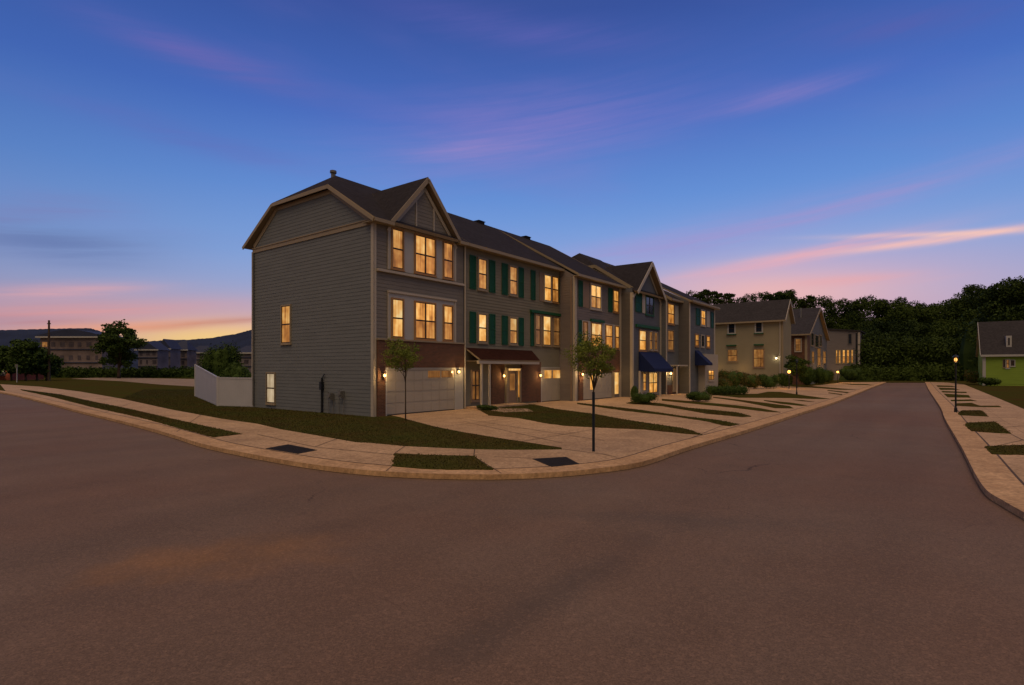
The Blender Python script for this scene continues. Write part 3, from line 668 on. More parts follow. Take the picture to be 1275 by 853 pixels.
# window panels and windows
S = lambda px: row(px, 0.0)
Zt = lambda px, py: rz(px, py, 0.0)
z3a, z3b = Zt(528,341), Zt(528,295.5); z2a, z2b = Zt(528,422), Zt(528,377.5)
z3c, z2c = Zt(483,331.5), Zt(483,424)
mb = MB(); pbox(mb, fm, S(483), S(566), z3a-0.12, ZE-0.15, 0.022, 0.045); H.b(mb, 'window_panel', M['panel'])
mb = MB(); pbox(mb, fm, S(483), S(566), z2a-0.12, z2b+0.32, 0.022, 0.045); H.b(mb, 'window_panel', M['panel'])
wm = fmap(-0.045)
for (pa, pb, st) in ((487.5,500.5,'double'),(516,540.5,'twin'),(551.5,562,'double')):
    win(H, wm, S(pa), S(pb), z3a, z3b, 'glow', st, cw=0.07); win(H, wm, S(pa), S(pb), z2a, z2b, 'glow_bright' if pa == 487.5 else 'glow', st, cw=0.07)
trimbox(H, 'ledge', 'trim', [(0.16,LU-0.1,z3a-0.32,z3a-0.19,0.0,0.20)], fm)
trimbox(H, 'window_head', 'trim', [(S(483)-0.05,S(567),z2b+0.32,z2b+0.44,0.0,0.13)], fm)
mb = MB(); pbox(mb, fm, S(482), S(483.6), z2a-0.12, z2b+0.32, 0.023, 0.075); pbox(mb, fm, S(565), S(567), z2a-0.12, z2b+0.32, 0.023, 0.075)
pbox(mb, fm, S(482), S(483.6), z3a-0.12, ZE-0.15, 0.023, 0.075); pbox(mb, fm, S(565), S(567), z3a-0.12, ZE-0.15, 0.023, 0.075)
pbox(mb, fm, S(483), S(566), ZE-0.16, ZE-0.04, 0.022, 0.09); H.b(mb, 'panel_trim', M['trim'])
# brick: band and left pier, garage
gz = 2.5; ga, gb = S(479.5), S(565); bt = Zt(500,425)
mb = MB(); mb.box(0.16,LU-0.02,-0.14,0.0,gz+0.06,4.0); mb.box(0.16,ga-0.08,-0.14,0.0,-0.05,gz+0.06); H.b(mb, 'brick_facing', M['brick'])
mb = MB(); mb.box(0.14,LU-0.02,-0.20,0.0,4.003,4.09); H.b(mb, 'brick_cap', M['trim_tan'])
gm = fmap(-0.03)
garage(H, gm, ga, gb, gz-0.05, [(S(532),S(547),gz-0.52,gz-0.12),(S(548.5),S(562.5),gz-0.52,gz-0.12)], 4, 'glow_dim')
mb = MB(); mb.box(ga-0.08,ga-0.003,-0.16,0.0,0.0,gz+0.06); mb.box(gb+0.003,LU-0.12,-0.10,0.0,0.0,gz+0.06); mb.box(ga-0.003,gb+0.003,-0.10,0.0,gz-0.05,gz+0.057)
for k in range(5): x = gb+0.1+k*(LU-0.3-gb)/5; mb.box(x,x+0.025,-0.115,-0.10,0.02,gz)
H.b(mb, 'garage_trim', M['panel'])
lamp(H, fmap(-0.16), S(474), Zt(474,467.5), 10); lamp(H, fmap(-0.10), S(567.5), Zt(567,463), 10)
mb = MB(); mb.tube([(LU-0.03,-0.16,ZE-0.1),(LU-0.03,-0.16,0.05)], 0.045); H.b(mb, 'downspout', M['trim'])
# side wall windows, conduit and meters
win(H, sm, side(362,0), side(351.5,0), sz(357,427,0), sz(357,381,0), 'glow', 'double', 'trim_tan', 0.08)
win(H, sm, side(342.5,0), side(333,0), 0.35, sz(337,465,0), 'glow_white', 'double', 'trim_tan', 0.08)
tc_ = side(402.5,0)
mb = MB(); mb.tube([(-0.09,tc_,0.0),(-0.09,tc_,1.95)], 0.06); mb.tube([(-0.09,tc_,1.95),(-0.09,tc_-0.25,2.2)], 0.03); mb.box(-0.2,-0.02,tc_-0.1,tc_+0.1,1.3,1.75); H.b(mb, 'electric_conduit', M['black_metal'])
t1 = side(415,0); t2 = side(428,0)
for tt, zz, q in ((t1,0.95,0.12),(t2,1.1,0.10)):
    mb = MB(); mb.box(-0.28,-0.03,tt-q,tt+q,zz-0.18,zz+0.18); mb.tube([(-0.14,tt-0.2,0.0),(-0.14,tt-0.2,zz-0.1),(-0.14,tt,zz-0.1)], 0.02,6); mb.tube([(-0.14,tt+0.22,0.0),(-0.14,tt+0.22,zz+0.25),(-0.14,tt,zz+0.25)], 0.02,6)
    mb.tube([(-0.33,tt,zz),(-0.26,tt,zz)], 0.09, 12)
    H.b(mb, 'gas_meter', M['gray_metal'])
# ================================================================== generic unit body
def body(H, s0, s1, t, ze, mat, back=DP, skip_side=False, t_side=None):
    mb = MB(); mb.box(s0,s1-0.004,t,back,-0.3,ze); fm_ = fmap(t); laps(mb, fm_, [(s0,0.0),(s1,0.0),(s1,ze-0.05),(s0,ze-0.05)], 0.2, 0.02)
    if t_side is not None: laps(mb, smap(s0), [(t,0.0),(t_side,0.0),(t_side,ze-0.05),(t,ze-0.05)], 0.2, 0.02)
    H.b(mb, 'wall', M[mat])
def eave(H, s0, s1, t, ze, cs='trim_tan', ov=0.45):
    mb = MB(); mb.box(s0,s1,t-ov+0.02,t+0.0,ze-0.13,ze-0.09); H.b(mb, 'soffit', M[cs])
    mb = MB(); mb.box(s0,s1,t-ov-0.05,t-ov+0.01,ze-0.15,ze+0.03); H.b(mb, 'fascia', M[cs])
def roof_simple(H, s0, s1, te, ze, tr, zr, tbk=13.0, zb=None, name='roof', mat='shingle'):
    zb = ze if zb is None else zb
    return roofmesh(H, [face_up([(s0,te,ze),(s1,te,ze),(s1,tr,zr),(s0,tr,zr)]), face_up([(s0,tbk,zb),(s0,tr,zr),(s1,tr,zr),(s1,tbk,zb)])], mat, name)
# ================================================================== unit 2
H = House('townhouse', 6.98, 0, 'brown grey townhouse with green shutters and a maroon shingled porch roof', 'townhouse', 'townhouses in the terraced row')
a0, a1 = 6.98, 18.1
body(H, a0, a1, 0.0, ZE, 'siding_olive')
roof_simple(H, a0+0.0, a1-0.005, -0.45, ZE+0.05, RT, RZ, TB, ZBK)
eave(H, a0, a1-0.005, 0.0, ZE)
for px in (597,655): 
    s = row(px, RT); mb = MB(); mb.box(s-0.35,s+0.35,RT-0.25,RT+0.25,RZ-0.2,RZ+0.08); mb.box(s-0.42,s+0.42,RT-0.3,RT+0.3,RZ+0.08,RZ+0.12); H.b(mb, 'roof_vent', M['shingle'])
for (l0,l1,g0,g1,r0,r1) in ((584.3,592.3,595.5,605,608.4,616),(624.3,631.8,634.5,643,645,651.5)):
    for zz0, zz1 in ((Zt(600,360),Zt(600,323)),(Zt(600,425.5),Zt(600,391.5))):
        win(H, fm, S(g0), S(g1), zz0, zz1, 'glow' if zz0 > 5 else 'glow_bright', 'double', 'trim_tan', 0.10)
        shutter(H, fm, S(l0), S(l1)-0.03, zz0-0.12, zz1+0.1); shutter(H, fm, S(r0)+0.03, S(r1), zz0-0.12, zz1+0.1)
# right wide windows
z0, z1 = Zt(685,375.5), Zt(685,344)
shutter(H, fm, S(660.5), S(666), z0-0.12, z1+0.12); shutter(H, fm, S(695.8), S(699.5), z0-0.12, z1+0.12)
trimbox(H, 'window_panel', 'panel_brown', [(S(671.5),S(695),z0-0.1,z1+0.12,0.022,0.04)], fm)
win(H, fmap(-0.04), S(677), S(685), z0, z1, 'glow_bright', 'double', 'trim', 0.06); win(H, fmap(-0.04), S(687), S(694), z0, z1, 'glow', 'double', 'window_frame', 0.05)
z0, z1 = Zt(680,430), Zt(680,394)
trimbox(H, 'window_panel', 'panel_brown', [(S(664.5),S(696.5),z0-0.1,z1+0.12,0.022,0.04)], fm)
shutter(H, fm, S(660), S(664.3), z0-0.12, z1+0.12)
trimbox(H, 'window_head', 'green', [(S(659.5),S(697.5),z1+0.13,z1+0.33,0.0,0.18)], fm)
for g0, g1, gw in ((666,671.5,'glow_dim'),(675.5,684.5,'glow_bright'),(688.5,695.5,'glow_dim')): win(H, fmap(-0.04), S(g0), S(g1), z0, z1, gw, 'double', 'trim_tan', 0.06)
# porch
pt = -1.1
pr0, pr1 = 7.02, row(669,pt); zb_ = rz(625,450.5,pt); ztp = Zt(620,434.5)
ptop0, ptop1 = row(590, 0.0)-0.3, S(662)
roofmesh(H, [face_up([(pr0+0.1,pt-0.15,zb_+0.12),(pr1+0.15,pt-0.15,zb_+0.12),(ptop1,0.0,ztp),(pr0+0.1,0.0,ztp)]), face_up([(pr1+0.15,pt-0.15,zb_+0.12),(pr1+0.15,0.0,zb_+0.12),(ptop1,0.0,ztp)])], 'shingle_red', 'porch_roof', 0.1)
mb = MB(); mb.box(pr0,pr1+0.12,pt-0.1,pt+0.08,zb_-0.14,zb_+0.06); mb.box(pr1-0.05,pr1+0.12,pt+0.08,0,zb_-0.14,zb_+0.06); H.b(mb, 'porch_beam', M['trim'])
mb = MB(); mb.box(pr0,pr1,pt+0.08,0,zb_+0.02,zb_+0.05); H.b(mb, 'porch_ceiling', M['trim_tan'])
for px in (599.5,609.5):
    mb = MB(); s = row(px, pt); mb.box(s-0.06,s+0.06,pt-0.06,pt+0.06,0.0,zb_-0.14); H.b(mb, 'porch_post', M['trim'])
mb = MB(); mb.box(7.05,row(655,pt),pt-0.2,0.0,0.0,0.14); H.b(mb, 'porch_floor', M['concrete'])
mb = MB(); mb.box(S(611),S(628)-0.1,-0.10,0.0,0.14,zb_); H.b(mb, 'brick_facing', M['brick'])
mb = MB(); mb.box(S(648),S(668),-0.10,0.0,0.14,zb_); mb.box(S(668),S(672.3),-0.10,0,0.0,zb_+0.05); H.b(mb, 'brick_facing', M['brick'])
# front door with sidelight
d0, d1 = S(631.5), S(642)
mb = MB(); pbox(mb, fm, S(629), d0, 0.14, 2.35, 0.0, 0.12); pbox(mb, fm, d1, S(643.2), 0.14, 2.35, 0.0, 0.12); pbox(mb, fm, S(646), S(647.6), 0.14, 2.35, 0.0, 0.12); pbox(mb, fm, S(629), S(647.6), 2.353, 2.55, 0.0, 0.13)
fr = H.b(mb, 'door_frame', M['trim_tan'])
mb = MB(); pbox(mb, fm, d0+0.003, d1-0.003, 0.14, 2.35, 0.022, 0.07); dd = H.b(mb, 'front_door', M['panel_brown'])
mb = MB(); pbox(mb, fm, d0+0.2, d1-0.2, 1.0, 2.15, 0.071, 0.08); H.b(mb, 'pane', M['glow_dim'], dd)
mb = MB(); p = fm(d1-0.12,1.1,0.12); mb.ball(p, 0.04, 8, 5); H.b(mb, 'handle', M['gray_metal'], dd)
mb = MB(); pbox(mb, fm, S(643.2)+0.01, S(646)-0.01, 0.5, 2.33, 0.022, 0.06); H.b(mb, 'sidelight', M['glow'])
mb = MB(); pbox(mb, fm, d0, S(646), 2.36, 2.5, 0.131, 0.14); H.b(mb, 'transom', M['glow_bright'])
# lit recess window left of the posts
win(H, fm, S(587), S(596), 0.5, 2.35, 'glow_dim', 'twin', 'panel_brown', 0.08)
lamp(H, fmap(-0.10), S(624), Zt(624,468), 9); lamp(H, fmap(-0.10), S(669.5), Zt(669,467.5), 10)
g0, g1 = S(673.6), S(697.5)
garage(H, gm, g0, g1, Zt(685,458.5), [(S(677),S(685.6),Zt(685,471),Zt(685,461)),(S(687.6),S(696.2),Zt(685,471),Zt(685,461))], 4, 'glow')
mb = MB(); mb.box(g0-0.14,g0-0.003,-0.08,0,0,2.6); mb.box(g1+0.003,g1+0.12,-0.08,0,0,2.6); mb.box(g0-0.003,g1+0.003,-0.08,0,Zt(685,458.5)+0.003,2.6); H.b(mb, 'garage_trim', M['panel'])
# ================================================================== unit 3
T3 = -1.4; s30, s31 = 18.1, 26.1; Z3 = 9.7
H = House('townhouse', s30, T3, 'mauve grey townhouse with white corner boards and garage, right behind the young street tree', 'townhouse', 'townhouses in the terraced row')
body(H, s30, s31, T3, Z3, 'siding_mauve', t_side=0.0)
rs = (RZ-Z3-0.05)/(RT-T3+0.45)
roof_simple(H, s30, s31+0.3, T3-0.45, Z3+0.05, RT, RZ, TB, ZBK)
mb = MB(); mb.prism([(s30+0.02,T3,Z3-0.05),(s30+0.02,RT,RZ-0.3),(s30+0.02,RT,ZE)], (0.1,0,0))
mb.prism([(s31-0.12,T3,Z3-0.05),(s31-0.12,RT,RZ-0.25),(s31-0.12,DP,ZE-0.05)], (0.1,0,0)); H.b(mb, 'gable_wall', M['siding_mauve'])
eave(H, s30-0.25, s31+0.3, T3, Z3)
beams(H, 'rake_board', 'trim_tan', [((s31+0.32,T3-0.45,Z3-0.08),(s31+0.32,RT,RZ-0.12))], 0.05, 0.24)
f3 = fmap(T3); S3 = lambda px: row(px, T3); Z_ = lambda px, py: rz(px, py, T3)
mb = MB(); mb.box(s30-0.035,s30+0.22,T3-0.05,T3,0,Z3-0.12); mb.box(s30-0.05,s30,T3-0.05,T3+0.14,0,Z3-0.12); H.b(mb, 'corner_board', M['trim'])
mb = MB(); mb.box(s31-0.32,s31,T3-0.06,T3,0,Z3-0.12); H.b(mb, 'corner_board', M['trim'])
mb = MB(); mb.tube([(s30-0.12,T3+0.25,Z3-0.2),(s30-0.12,T3+0.25,0.1)], 0.05); H.b(mb, 'downspout', M['panel_brown'])
z0, z1 = Z_(742,384), Z_(742,356)
shutter(H, f3, S3(719.9), S3(725), z0-0.1, z1+0.1); trimbox(H, 'window_panel', 'panel_brown', [(S3(725.3),S3(733),z0-0.1,z1+0.1,0.02,0.04)], f3)
win(H, f3, S3(735.5), S3(747.5), z0, z1, 'glow_bright', 'twin', 'trim', 0.14); shutter(H, f3, S3(757), S3(762), z0-0.1, z1+0.1)
win(H, f3, S3(763.5), S3(769.5), z0, z1, 'glow', 'double', 'window_frame', 0.06)
z0, z1 = Z_(742,432), Z_(742,403)
trimbox(H, 'window_head', 'green', [(S3(734.5),S3(751),z1+0.12,z1+0.32,0,0.16)], f3)
trimbox(H, 'window_panel', 'panel', [(S3(724.5),S3(771),z0-0.1,z1+0.12,0.02,0.04)], f3)
f3b = fmap(T3-0.04)
shutter(H, f3, S3(719.9), S3(723.6), z0-0.1, z1+0.1)
for g0, g1, gw in ((726,730.3,'glow_dim'),(735.8,747.8,'glow_bright'),(753.5,761,'glow'),(765.5,769.5,'glow')): win(H, f3b, S3(g0), S3(g1), z0, z1, gw, 'double', 'window_frame', 0.06)
mb = MB(); gt = Z_(745,465); mb.box(S3(719.9),S3(725)-0.02,T3-0.1,T3,0,gt+0.1); mb.box(S3(719.9),s31-0.35,T3-0.1,T3,gt+0.1,z0-0.2); H.b(mb, 'brick_facing', M['brick'])
mb = MB(); mb.box(S3(761)+0.02,S3(764.2),T3-0.09,T3,0,gt+0.1); H.b(mb, 'entry_trim', M['trim_tan'])
garage(H, fmap(T3-0.03), S3(725.3), S3(760.8), gt, [(S3(734),S3(737.5),gt-1.3,gt-0.12)], 4, 'glow')
mb = MB(); pbox(mb, f3, S3(764.6), S3(769.6), 0.3, gt+0.05, 0.0, 0.04); H.b(mb, 'sidelight', M['glow_bright'])
lamp(H, fmap(T3-0.1), S3(722), Z_(721,466), 16); lamp(H, fmap(T3-0.1), S3(744), gt+0.22, 8)
point((S3(767)-s30, -0.5, 2.2), 5, H.root)
# ================================================================== unit 4
T4 = -2.5; s40, s41 = 26.1, 32.6; Z4 = 9.25
H = House('townhouse', s40, T4, 'blue grey townhouse with steep front gable and large navy awning over its entrance', 'townhouse', 'townhouses in the terraced row')
mb = MB(); mb.box(s40,s41-0.004,T4,DP,-0.3,Z4); mb.box(s40-0.002,s40+0.05,T4+0.02,DP,Z4,Z4+0.3)
laps(mb, fmap(T4), [(s40,0),(s41,0),(s41,Z4-0.05),(s40,Z4-0.05)]); H.b(mb, 'wall', M['siding_blue'])
mb = MB(); laps(mb, smap(s40), [(T4,0),(T3,0),(T3,Z4-0.05),(T4,Z4-0.05)]); H.b(mb, 'side_siding', M['siding_dark'])
R4t = 4.2; R4z = 13.85; sl4 = (R4z-Z4-0.05)/(R4t-T4+0.45); z4 = lambda t: Z4+0.05+sl4*(t-T4+0.45)
zj4 = z4(1.0+0.2); xj = s41-4.9; TB4 = 2*R4t-(T4-0.45)
xa = s40+0.45
rtj0 = 1.4; zjj = z4(rtj0); rtj1 = 2*R4t-rtj0
faces = [[(xa,T4-0.45,z4(T4-0.45)),(s41+0.3,T4-0.45,z4(T4-0.45)),(s41+0.3,R4t,R4z),(xa+2.0,R4t,R4z),(xa,rtj0,zjj)],
         [(xa,TB4,z4(T4-0.45)),(xa,rtj1,zjj),(xa+2.0,R4t,R4z),(s41+0.3,R4t,R4z),(s41+0.3,TB4,z4(T4-0.45))],[(xa,rtj0,zjj),(xa+2.0,R4t,R4z),(xa,rtj1,zjj)]]
roofmesh(H, [face_up(f) for f in faces])
mb = MB(); mb.prism([(xa+0.35,T4,Z4-0.1),(xa+0.35,rtj0,zjj-0.22),(xa+0.35,rtj1,zjj-0.22),(xa+0.35,TB4-0.5,Z4-0.1)], (0.1,0,0)); mb.prism([(s41-0.1,T4,Z4-0.1),(s41-0.1,R4t,R4z-0.3),(s41-0.1,TB4-0.5,Z4-0.1)], (0.09,0,0)); H.b(mb, 'gable_wall', M['siding_dark'])
beams(H, 'rake_board', 'trim_tan', [((xa-0.02,T4-0.45,z4(T4-0.45)-0.14),(xa-0.02,rtj0,zjj-0.14)),((xa-0.02,rtj0,zjj-0.14),(xa-0.02,rtj1,zjj-0.14)),((xa-0.02,rtj1,zjj-0.14),(xa-0.02,TB4,z4(T4-0.45)-0.14))], 0.05, 0.28)
tg = T4-0.5; gl4, gr4 = row(794, tg), row(829, tg); gc4 = (gl4+gr4)/2; zg4 = Z4+0.0; zp4 = rz(811.5, 325, tg); tb4 = (zp4-Z4-0.05)/sl4+T4-0.45
roofmesh(H, [face_up(f) for f in ([(gl4,tg,zg4),(gc4,tg,zp4),(gc4,tb4,zp4+0.02),(gl4,tg+0.3,zg4+0.03)],[(gr4,tg,zg4),(gr4,tg+0.3,zg4+0.03),(gc4,tb4,zp4+0.02),(gc4,tg,zp4)])], name='gable_roof', thick=0.15)
def rake2(H, gl, gr, gc, zg, zp, t_, zo, h, name, mat):
    mb = MB(); mb.beam((gl,t_,zg-zo),(gc,t_,zp-zo*1.15),0.05,h); mb.beam((gc,t_,zp-zo*1.15),(gr,t_,zg-zo),0.05,h); H.b(mb, name, M[mat])
rake2(H, gl4, gr4, gc4, zg4, zp4, tg-0.03, 0.17, 0.30, 'rake_board', 'trim'); rake2(H, gl4, gr4, gc4, zg4, zp4, T4-0.07, 0.6, 0.18, 'gable_trim', 'trim')
mb = MB(); mb.prism([(gl4+0.35,T4,Z4-0.2),(gr4-0.35,T4,Z4-0.2),(gc4,T4,zp4-0.3)], (0,0.3,0)); laps(mb, fmap(T4), [(gl4+0.5,Z4-0.05),(gr4-0.5,Z4-0.05),(gc4,zp4-0.5)], d=0.015); H.b(mb, 'gable_wall', M['siding_blue'])
f4 = fmap(T4); S4 = lambda px: row(px, T4); Z4_ = lambda px, py: rz(px, py, T4)
mb = MB(); mb.box(s40-0.05,s40+0.2,T4-0.05,T4,0,Z4-0.1); mb.box(s40-0.05,s40,T4,T4+0.2,0,Z4-0.1); H.b(mb, 'corner_board', M['trim'])
mb = MB(); mb.box(s41-0.3,s41-0.01,T4-0.05,T4,0,Z4-0.1); H.b(mb, 'corner_board', M['trim'])
z0, z1 = Z4_(806,391), Z4_(806,369)
shutter(H, f4, S4(791), S4(798.5), z0, z1+0.1); trimbox(H, 'window_panel', 'trim', [(S4(799.3),S4(803),z0,z1+0.15,0.02,0.05)], f4)
win(H, f4, S4(804), S4(813), z0, z1, 'glass', 'twin', 'green', 0.12)
trimbox(H, 'window_head', 'green', [(S4(791),S4(819.5),Z4_(805,409),Z4_(805,405.5),0,0.2)], f4)
z0, z1 = Z4_(800,436), Z4_(800,412)
win(H, f4, S4(796), S4(803.5), z0, z1, 'glow_bright', 'double', 'window_frame', 0.1)
trimbox(H, 'window_panel', 'panel_brown', [(S4(805.5),S4(819.5),z0-0.1,z1+0.1,0.02,0.04)], f4)
win(H, fmap(T4-0.04), S4(808), S4(811), z0+0.1, z1, 'glow_dim', 'double', 'trim', 0.05); win(H, fmap(T4-0.04), S4(814), S4(817), z0+0.1, z1, 'glow_dim', 'double', 'trim', 0.05)
az0, az1 = rz(812,459,T4-1.5), Z4_(806,438.5)
ax0, ax1 = S4(794.8), S4(819.5)
mb = MB(); mb.prism([(ax0,T4-0.05,az1),(ax0,T4-1.5,az0),(ax0,T4-1.5,az0-0.28),(ax0,T4-0.05,az0-0.28)], (ax1-ax0,0,0)); H.b(mb, 'awning', M['awning'])
mb = MB(); mb.box(S4(796),S4(819.3),T4-0.06,T4,0,az0-0.15)
H.b(mb, 'entry_panel', M['panel'])
f4c = fmap(T4-0.06)
win(H, f4c, S4(799.5), S4(803), 0.5, az0-0.45, 'glow', 'double', 'trim', 0.08); win(H, f4c, S4(807), S4(817), 0.25, az0-0.4, 'glow_bright', 'twin', 'trim', 0.08)
for px in (796.5,822):
    mb = MB(); s = row(px, T4-1.4); mb.box(s-0.06,s+0.06,T4-1.45,T4-1.33,0,az0-0.2); H.b(mb, 'awning_post', M['trim'])
# ================================================================== unit 5
T5 = -3.0; s50, s51 = 32.6, 36.05
H = House('townhouse', s50, T5, 'narrow grey townhouse with porch lamp, just past the house with large navy awning', 'townhouse', 'townhouses in the terraced row')
body(H, s50, s51, T5, Z4, 'siding_slate', t_side=T4)
R5t = 3.8; R5z = 13.6
roof_simple(H, s50+0.35, s51, T5-0.45, Z4+0.05, R5t, R5z, 2*R5t-T5+0.45)
eave(H, s50+0.35, s51, T5, Z4)
beams(H, 'rake_board', 'trim_tan', [((s50+0.33,T5-0.45,Z4-0.08),(s50+0.33,R5t,R5z-0.14))], 0.05, 0.24)
f5 = fmap(T5); S5 = lambda px: row(px, T5); Z5_ = lambda px, py: rz(px, py, T5)
mb = MB(); mb.box(s50-0.03,s50+0.2,T5-0.05,T5,0,Z4-0.12); H.b(mb, 'corner_board', M['trim'])
win(H, f5, S5(831.5), S5(838.5), Z5_(835,403), Z5_(835,379), 'glow', 'double', 'window_frame', 0.1)
trimbox(H, 'window_panel', 'panel', [(S5(839.8),S5(844.3),Z5_(835,403),Z5_(835,379),0.02,0.05)], f5)
win(H, f5, S5(831.5), S5(838), Z5_(835,436), Z5_(835,412), 'glow_dim', 'double', 'panel_brown', 0.1)
mb = MB(); mb.box(S5(830.5),S5(844),T5-0.10,T5,0,0.9); H.b(mb, 'brick_facing', M['brick'])
mb = MB(); pbox(mb, f5, S5(836), S5(841), 0.2, 2.5, 0.10, 0.14); H.b(mb, 'front_door', M['trim_tan'])
mb = MB(); mb.box(S5(830.5),S5(844.5),T5-1.0,T5,2.75,2.87); mb.box(S5(830.7),S5(831.5),T5-1.0,T5-0.88,0,2.75); H.b(mb, 'porch_roof', M['trim'])
lamp(H, f5, S5(833.3), Z5_(833,465), 22, r=0.09)
# ================================================================== unit 6
T6 = -4.07; s60, s61 = 36.05, 44.4; Z6 = 9.3
H = House('townhouse', s60, T6, 'slate townhouse at far row end with white ground floor bay and small navy awning', 'townhouse', 'townhouses in the terraced row')
mb = MB(); mb.box(s60,s61,T6,DP,-0.3,Z6); laps(mb, fmap(T6), [(s60,0),(s61,0),(s61,Z6-0.05),(s60,Z6-0.05)]); H.b(mb, 'wall', M['siding_slate'])
mb = MB(); laps(mb, smap(s60), [(T6,0),(T5,0),(T5,Z6-0.05),(T6,Z6-0.05)]); H.b(mb, 'side_siding', M['siding_dark'])
roof_simple(H, s60-0.003, s61+0.4, T6-0.45, Z6-0.1, R5t, R5z, 2*R5t-T5+0.45)
mb = MB(); mb.prism([(s60+0.0,T6,Z6-0.05),(s60+0.0,R5t,R5z-0.28),(s60+0.0,9.9,Z6-0.05)], (0.1,0,0)); H.b(mb, 'gable_wall', M['siding_slate'])
eave(H, s60-0.3, s61+0.4, T6, Z6)
f6 = fmap(T6); S6 = lambda px: row(px, T6); Z6_ = lambda px, py: rz(px, py, T6)
mb = MB(); mb.box(s60-0.05,s60+0.25,T6-0.05,T6,0,Z6-0.12); H.b(mb, 'corner_board', M['trim'])
mb = MB(); mb.box(s61-0.3,s61,T6-0.05,T6,0,Z6-0.12); H.b(mb, 'corner_board', M['trim'])
z0, z1 = Z6_(875,405), Z6_(875,387)
shutter(H, f6, S6(866.3), S6(871), z0-0.1, z1+0.1); win(H, f6, S6(872.8), S6(877.5), z0, z1, 'glow', 'double', 'trim', 0.12); trimbox(H, 'window_panel', 'trim', [(S6(879.5),S6(883.2),z0-0.1,z1+0.1,0.02,0.05)], f6); shutter(H, f6, S6(885), S6(888), z0-0.1, z1+0.1)
z0, z1 = Z6_(875,431.5), Z6_(875,418)
win(H, f6, S6(865.6), S6(869.3), z0, z1, 'glow', 'double', 'window_frame', 0.1); win(H, f6, S6(879.8), S6(883.2), z0, z1, 'glow', 'double', 'window_frame', 0.1); win(H, f6, S6(873), S6(876), z0, z1, 'glass', 'double', 'trim', 0.1)
zb6 = Z6_(875,441)
mb = MB(); mb.box(S6(869.5),S6(886),T6-0.7,T6,0,zb6); H.b(mb, 'entry_bay', M['garage'])
mb = MB(); mb.prism([(S6(865),T6-0.02,zb6+0.35),(S6(865),T6-1.4,zb6-1.0),(S6(865),T6-1.4,zb6-1.2),(S6(865),T6-0.02,zb6-1.2)], (1.3,0,0)); H.b(mb, 'awning', M['awning'])
win(H, fmap(T6-0.7), S6(873.5), S6(880), 1.3, 2.3, 'glow', 'twin', 'trim', 0.1)
# ================================================================== cream house
H = House('house', 64, -7.4, 'cream two storey house with grey roof and shrubs along its wall beyond the terrace', 'house', 'houses beyond the terrace')
sD = 64; tD0, tD1 = -7.4, 6.0; ze = 9.25; hw = 2.9; zr = 12.3
mb = MB(); mb.box(sD,sD+2*hw,tD0,tD1,-0.3,ze); mb.prism([(sD,tD0+0.02,ze),(sD+2*hw,tD0+0.02,ze),(sD+hw,tD0+0.02,zr-0.15)], (0,tD1-tD0-0.1,0)); H.b(mb, 'wall', M['cream'])
roofmesh(H, [face_up([(sD-0.5,tD0-0.4,ze-0.1),(sD-0.5,tD1+0.4,ze-0.1),(sD+hw,tD1+0.4,zr),(sD+hw,tD0-0.4,zr)]), face_up([(sD+2*hw+0.5,tD0-0.4,ze-0.1),(sD+hw,tD0-0.4,zr),(sD+hw,tD1+0.4,zr),(sD+2*hw+0.5,tD1+0.4,ze-0.1)])], 'shingle_gray')
mb = MB(); mb.box(sD-0.56,sD-0.5,tD0-0.4,tD1+0.4,ze-0.3,ze-0.08); H.b(mb, 'fascia', M['trim_tan'])
beams(H, 'rake_board', 'trim', [((sD-0.5,tD0-0.43,ze-0.2),(sD+hw,tD0-0.43,zr-0.12)),((sD+hw,tD0-0.43,zr-0.12),(sD+2*hw+0.5,tD0-0.43,ze-0.2))], 0.06, 0.28)
mb = MB(); mb.tube([(sD-0.12,tD0+0.35,ze-0.2),(sD-0.12,tD0+0.35,0)], 0.07); H.b(mb, 'downspout', M['trim'])
mb = MB(); mb.box(sD-0.04,sD+0.02,tD0-0.04,tD0+0.15,0,ze-0.1); H.b(mb, 'corner_board', M['trim_tan'])
smD = smap(sD); SD = lambda px: side(px, sD); ZD = lambda px, py: sz(px, py, sD)
for a, b in ((907.5,914.5),(941.5,948.5)):
    win(H, smD, SD(a), SD(b), ZD(912,414.5), ZD(912,403.5), 'glass', 'double', 'panel', 0.18); trimbox(H, 'window_sill', 'green', [(SD(b+2.5),SD(a-2.5),ZD(912,417),ZD(912,416),0,0.25)], smD)
    trimbox(H, 'window_head', 'green', [(SD(b+2.5),SD(a-2.5),ZD(912,431),ZD(912,429.5),0,0.3)], smD)
win(H, smD, SD(906.5), SD(918), ZD(912,450), ZD(912,435.5), 'glow_dim', 'grid', 'trim_tan', 0.12); win(H, smD, SD(938.5), SD(951), ZD(945,457), ZD(945,435), 'glow_dim', 'grid', 'panel_brown', 0.12)
lamp(H, smD, SD(970)+0.3, ZD(970,446), 5, 'bulb_white', 0.07)
point((-1.0, SD(925)-tD0, 2.4), 12, H.root); point((-1.0, SD(895)-tD0, 2.6), 10, H.root)
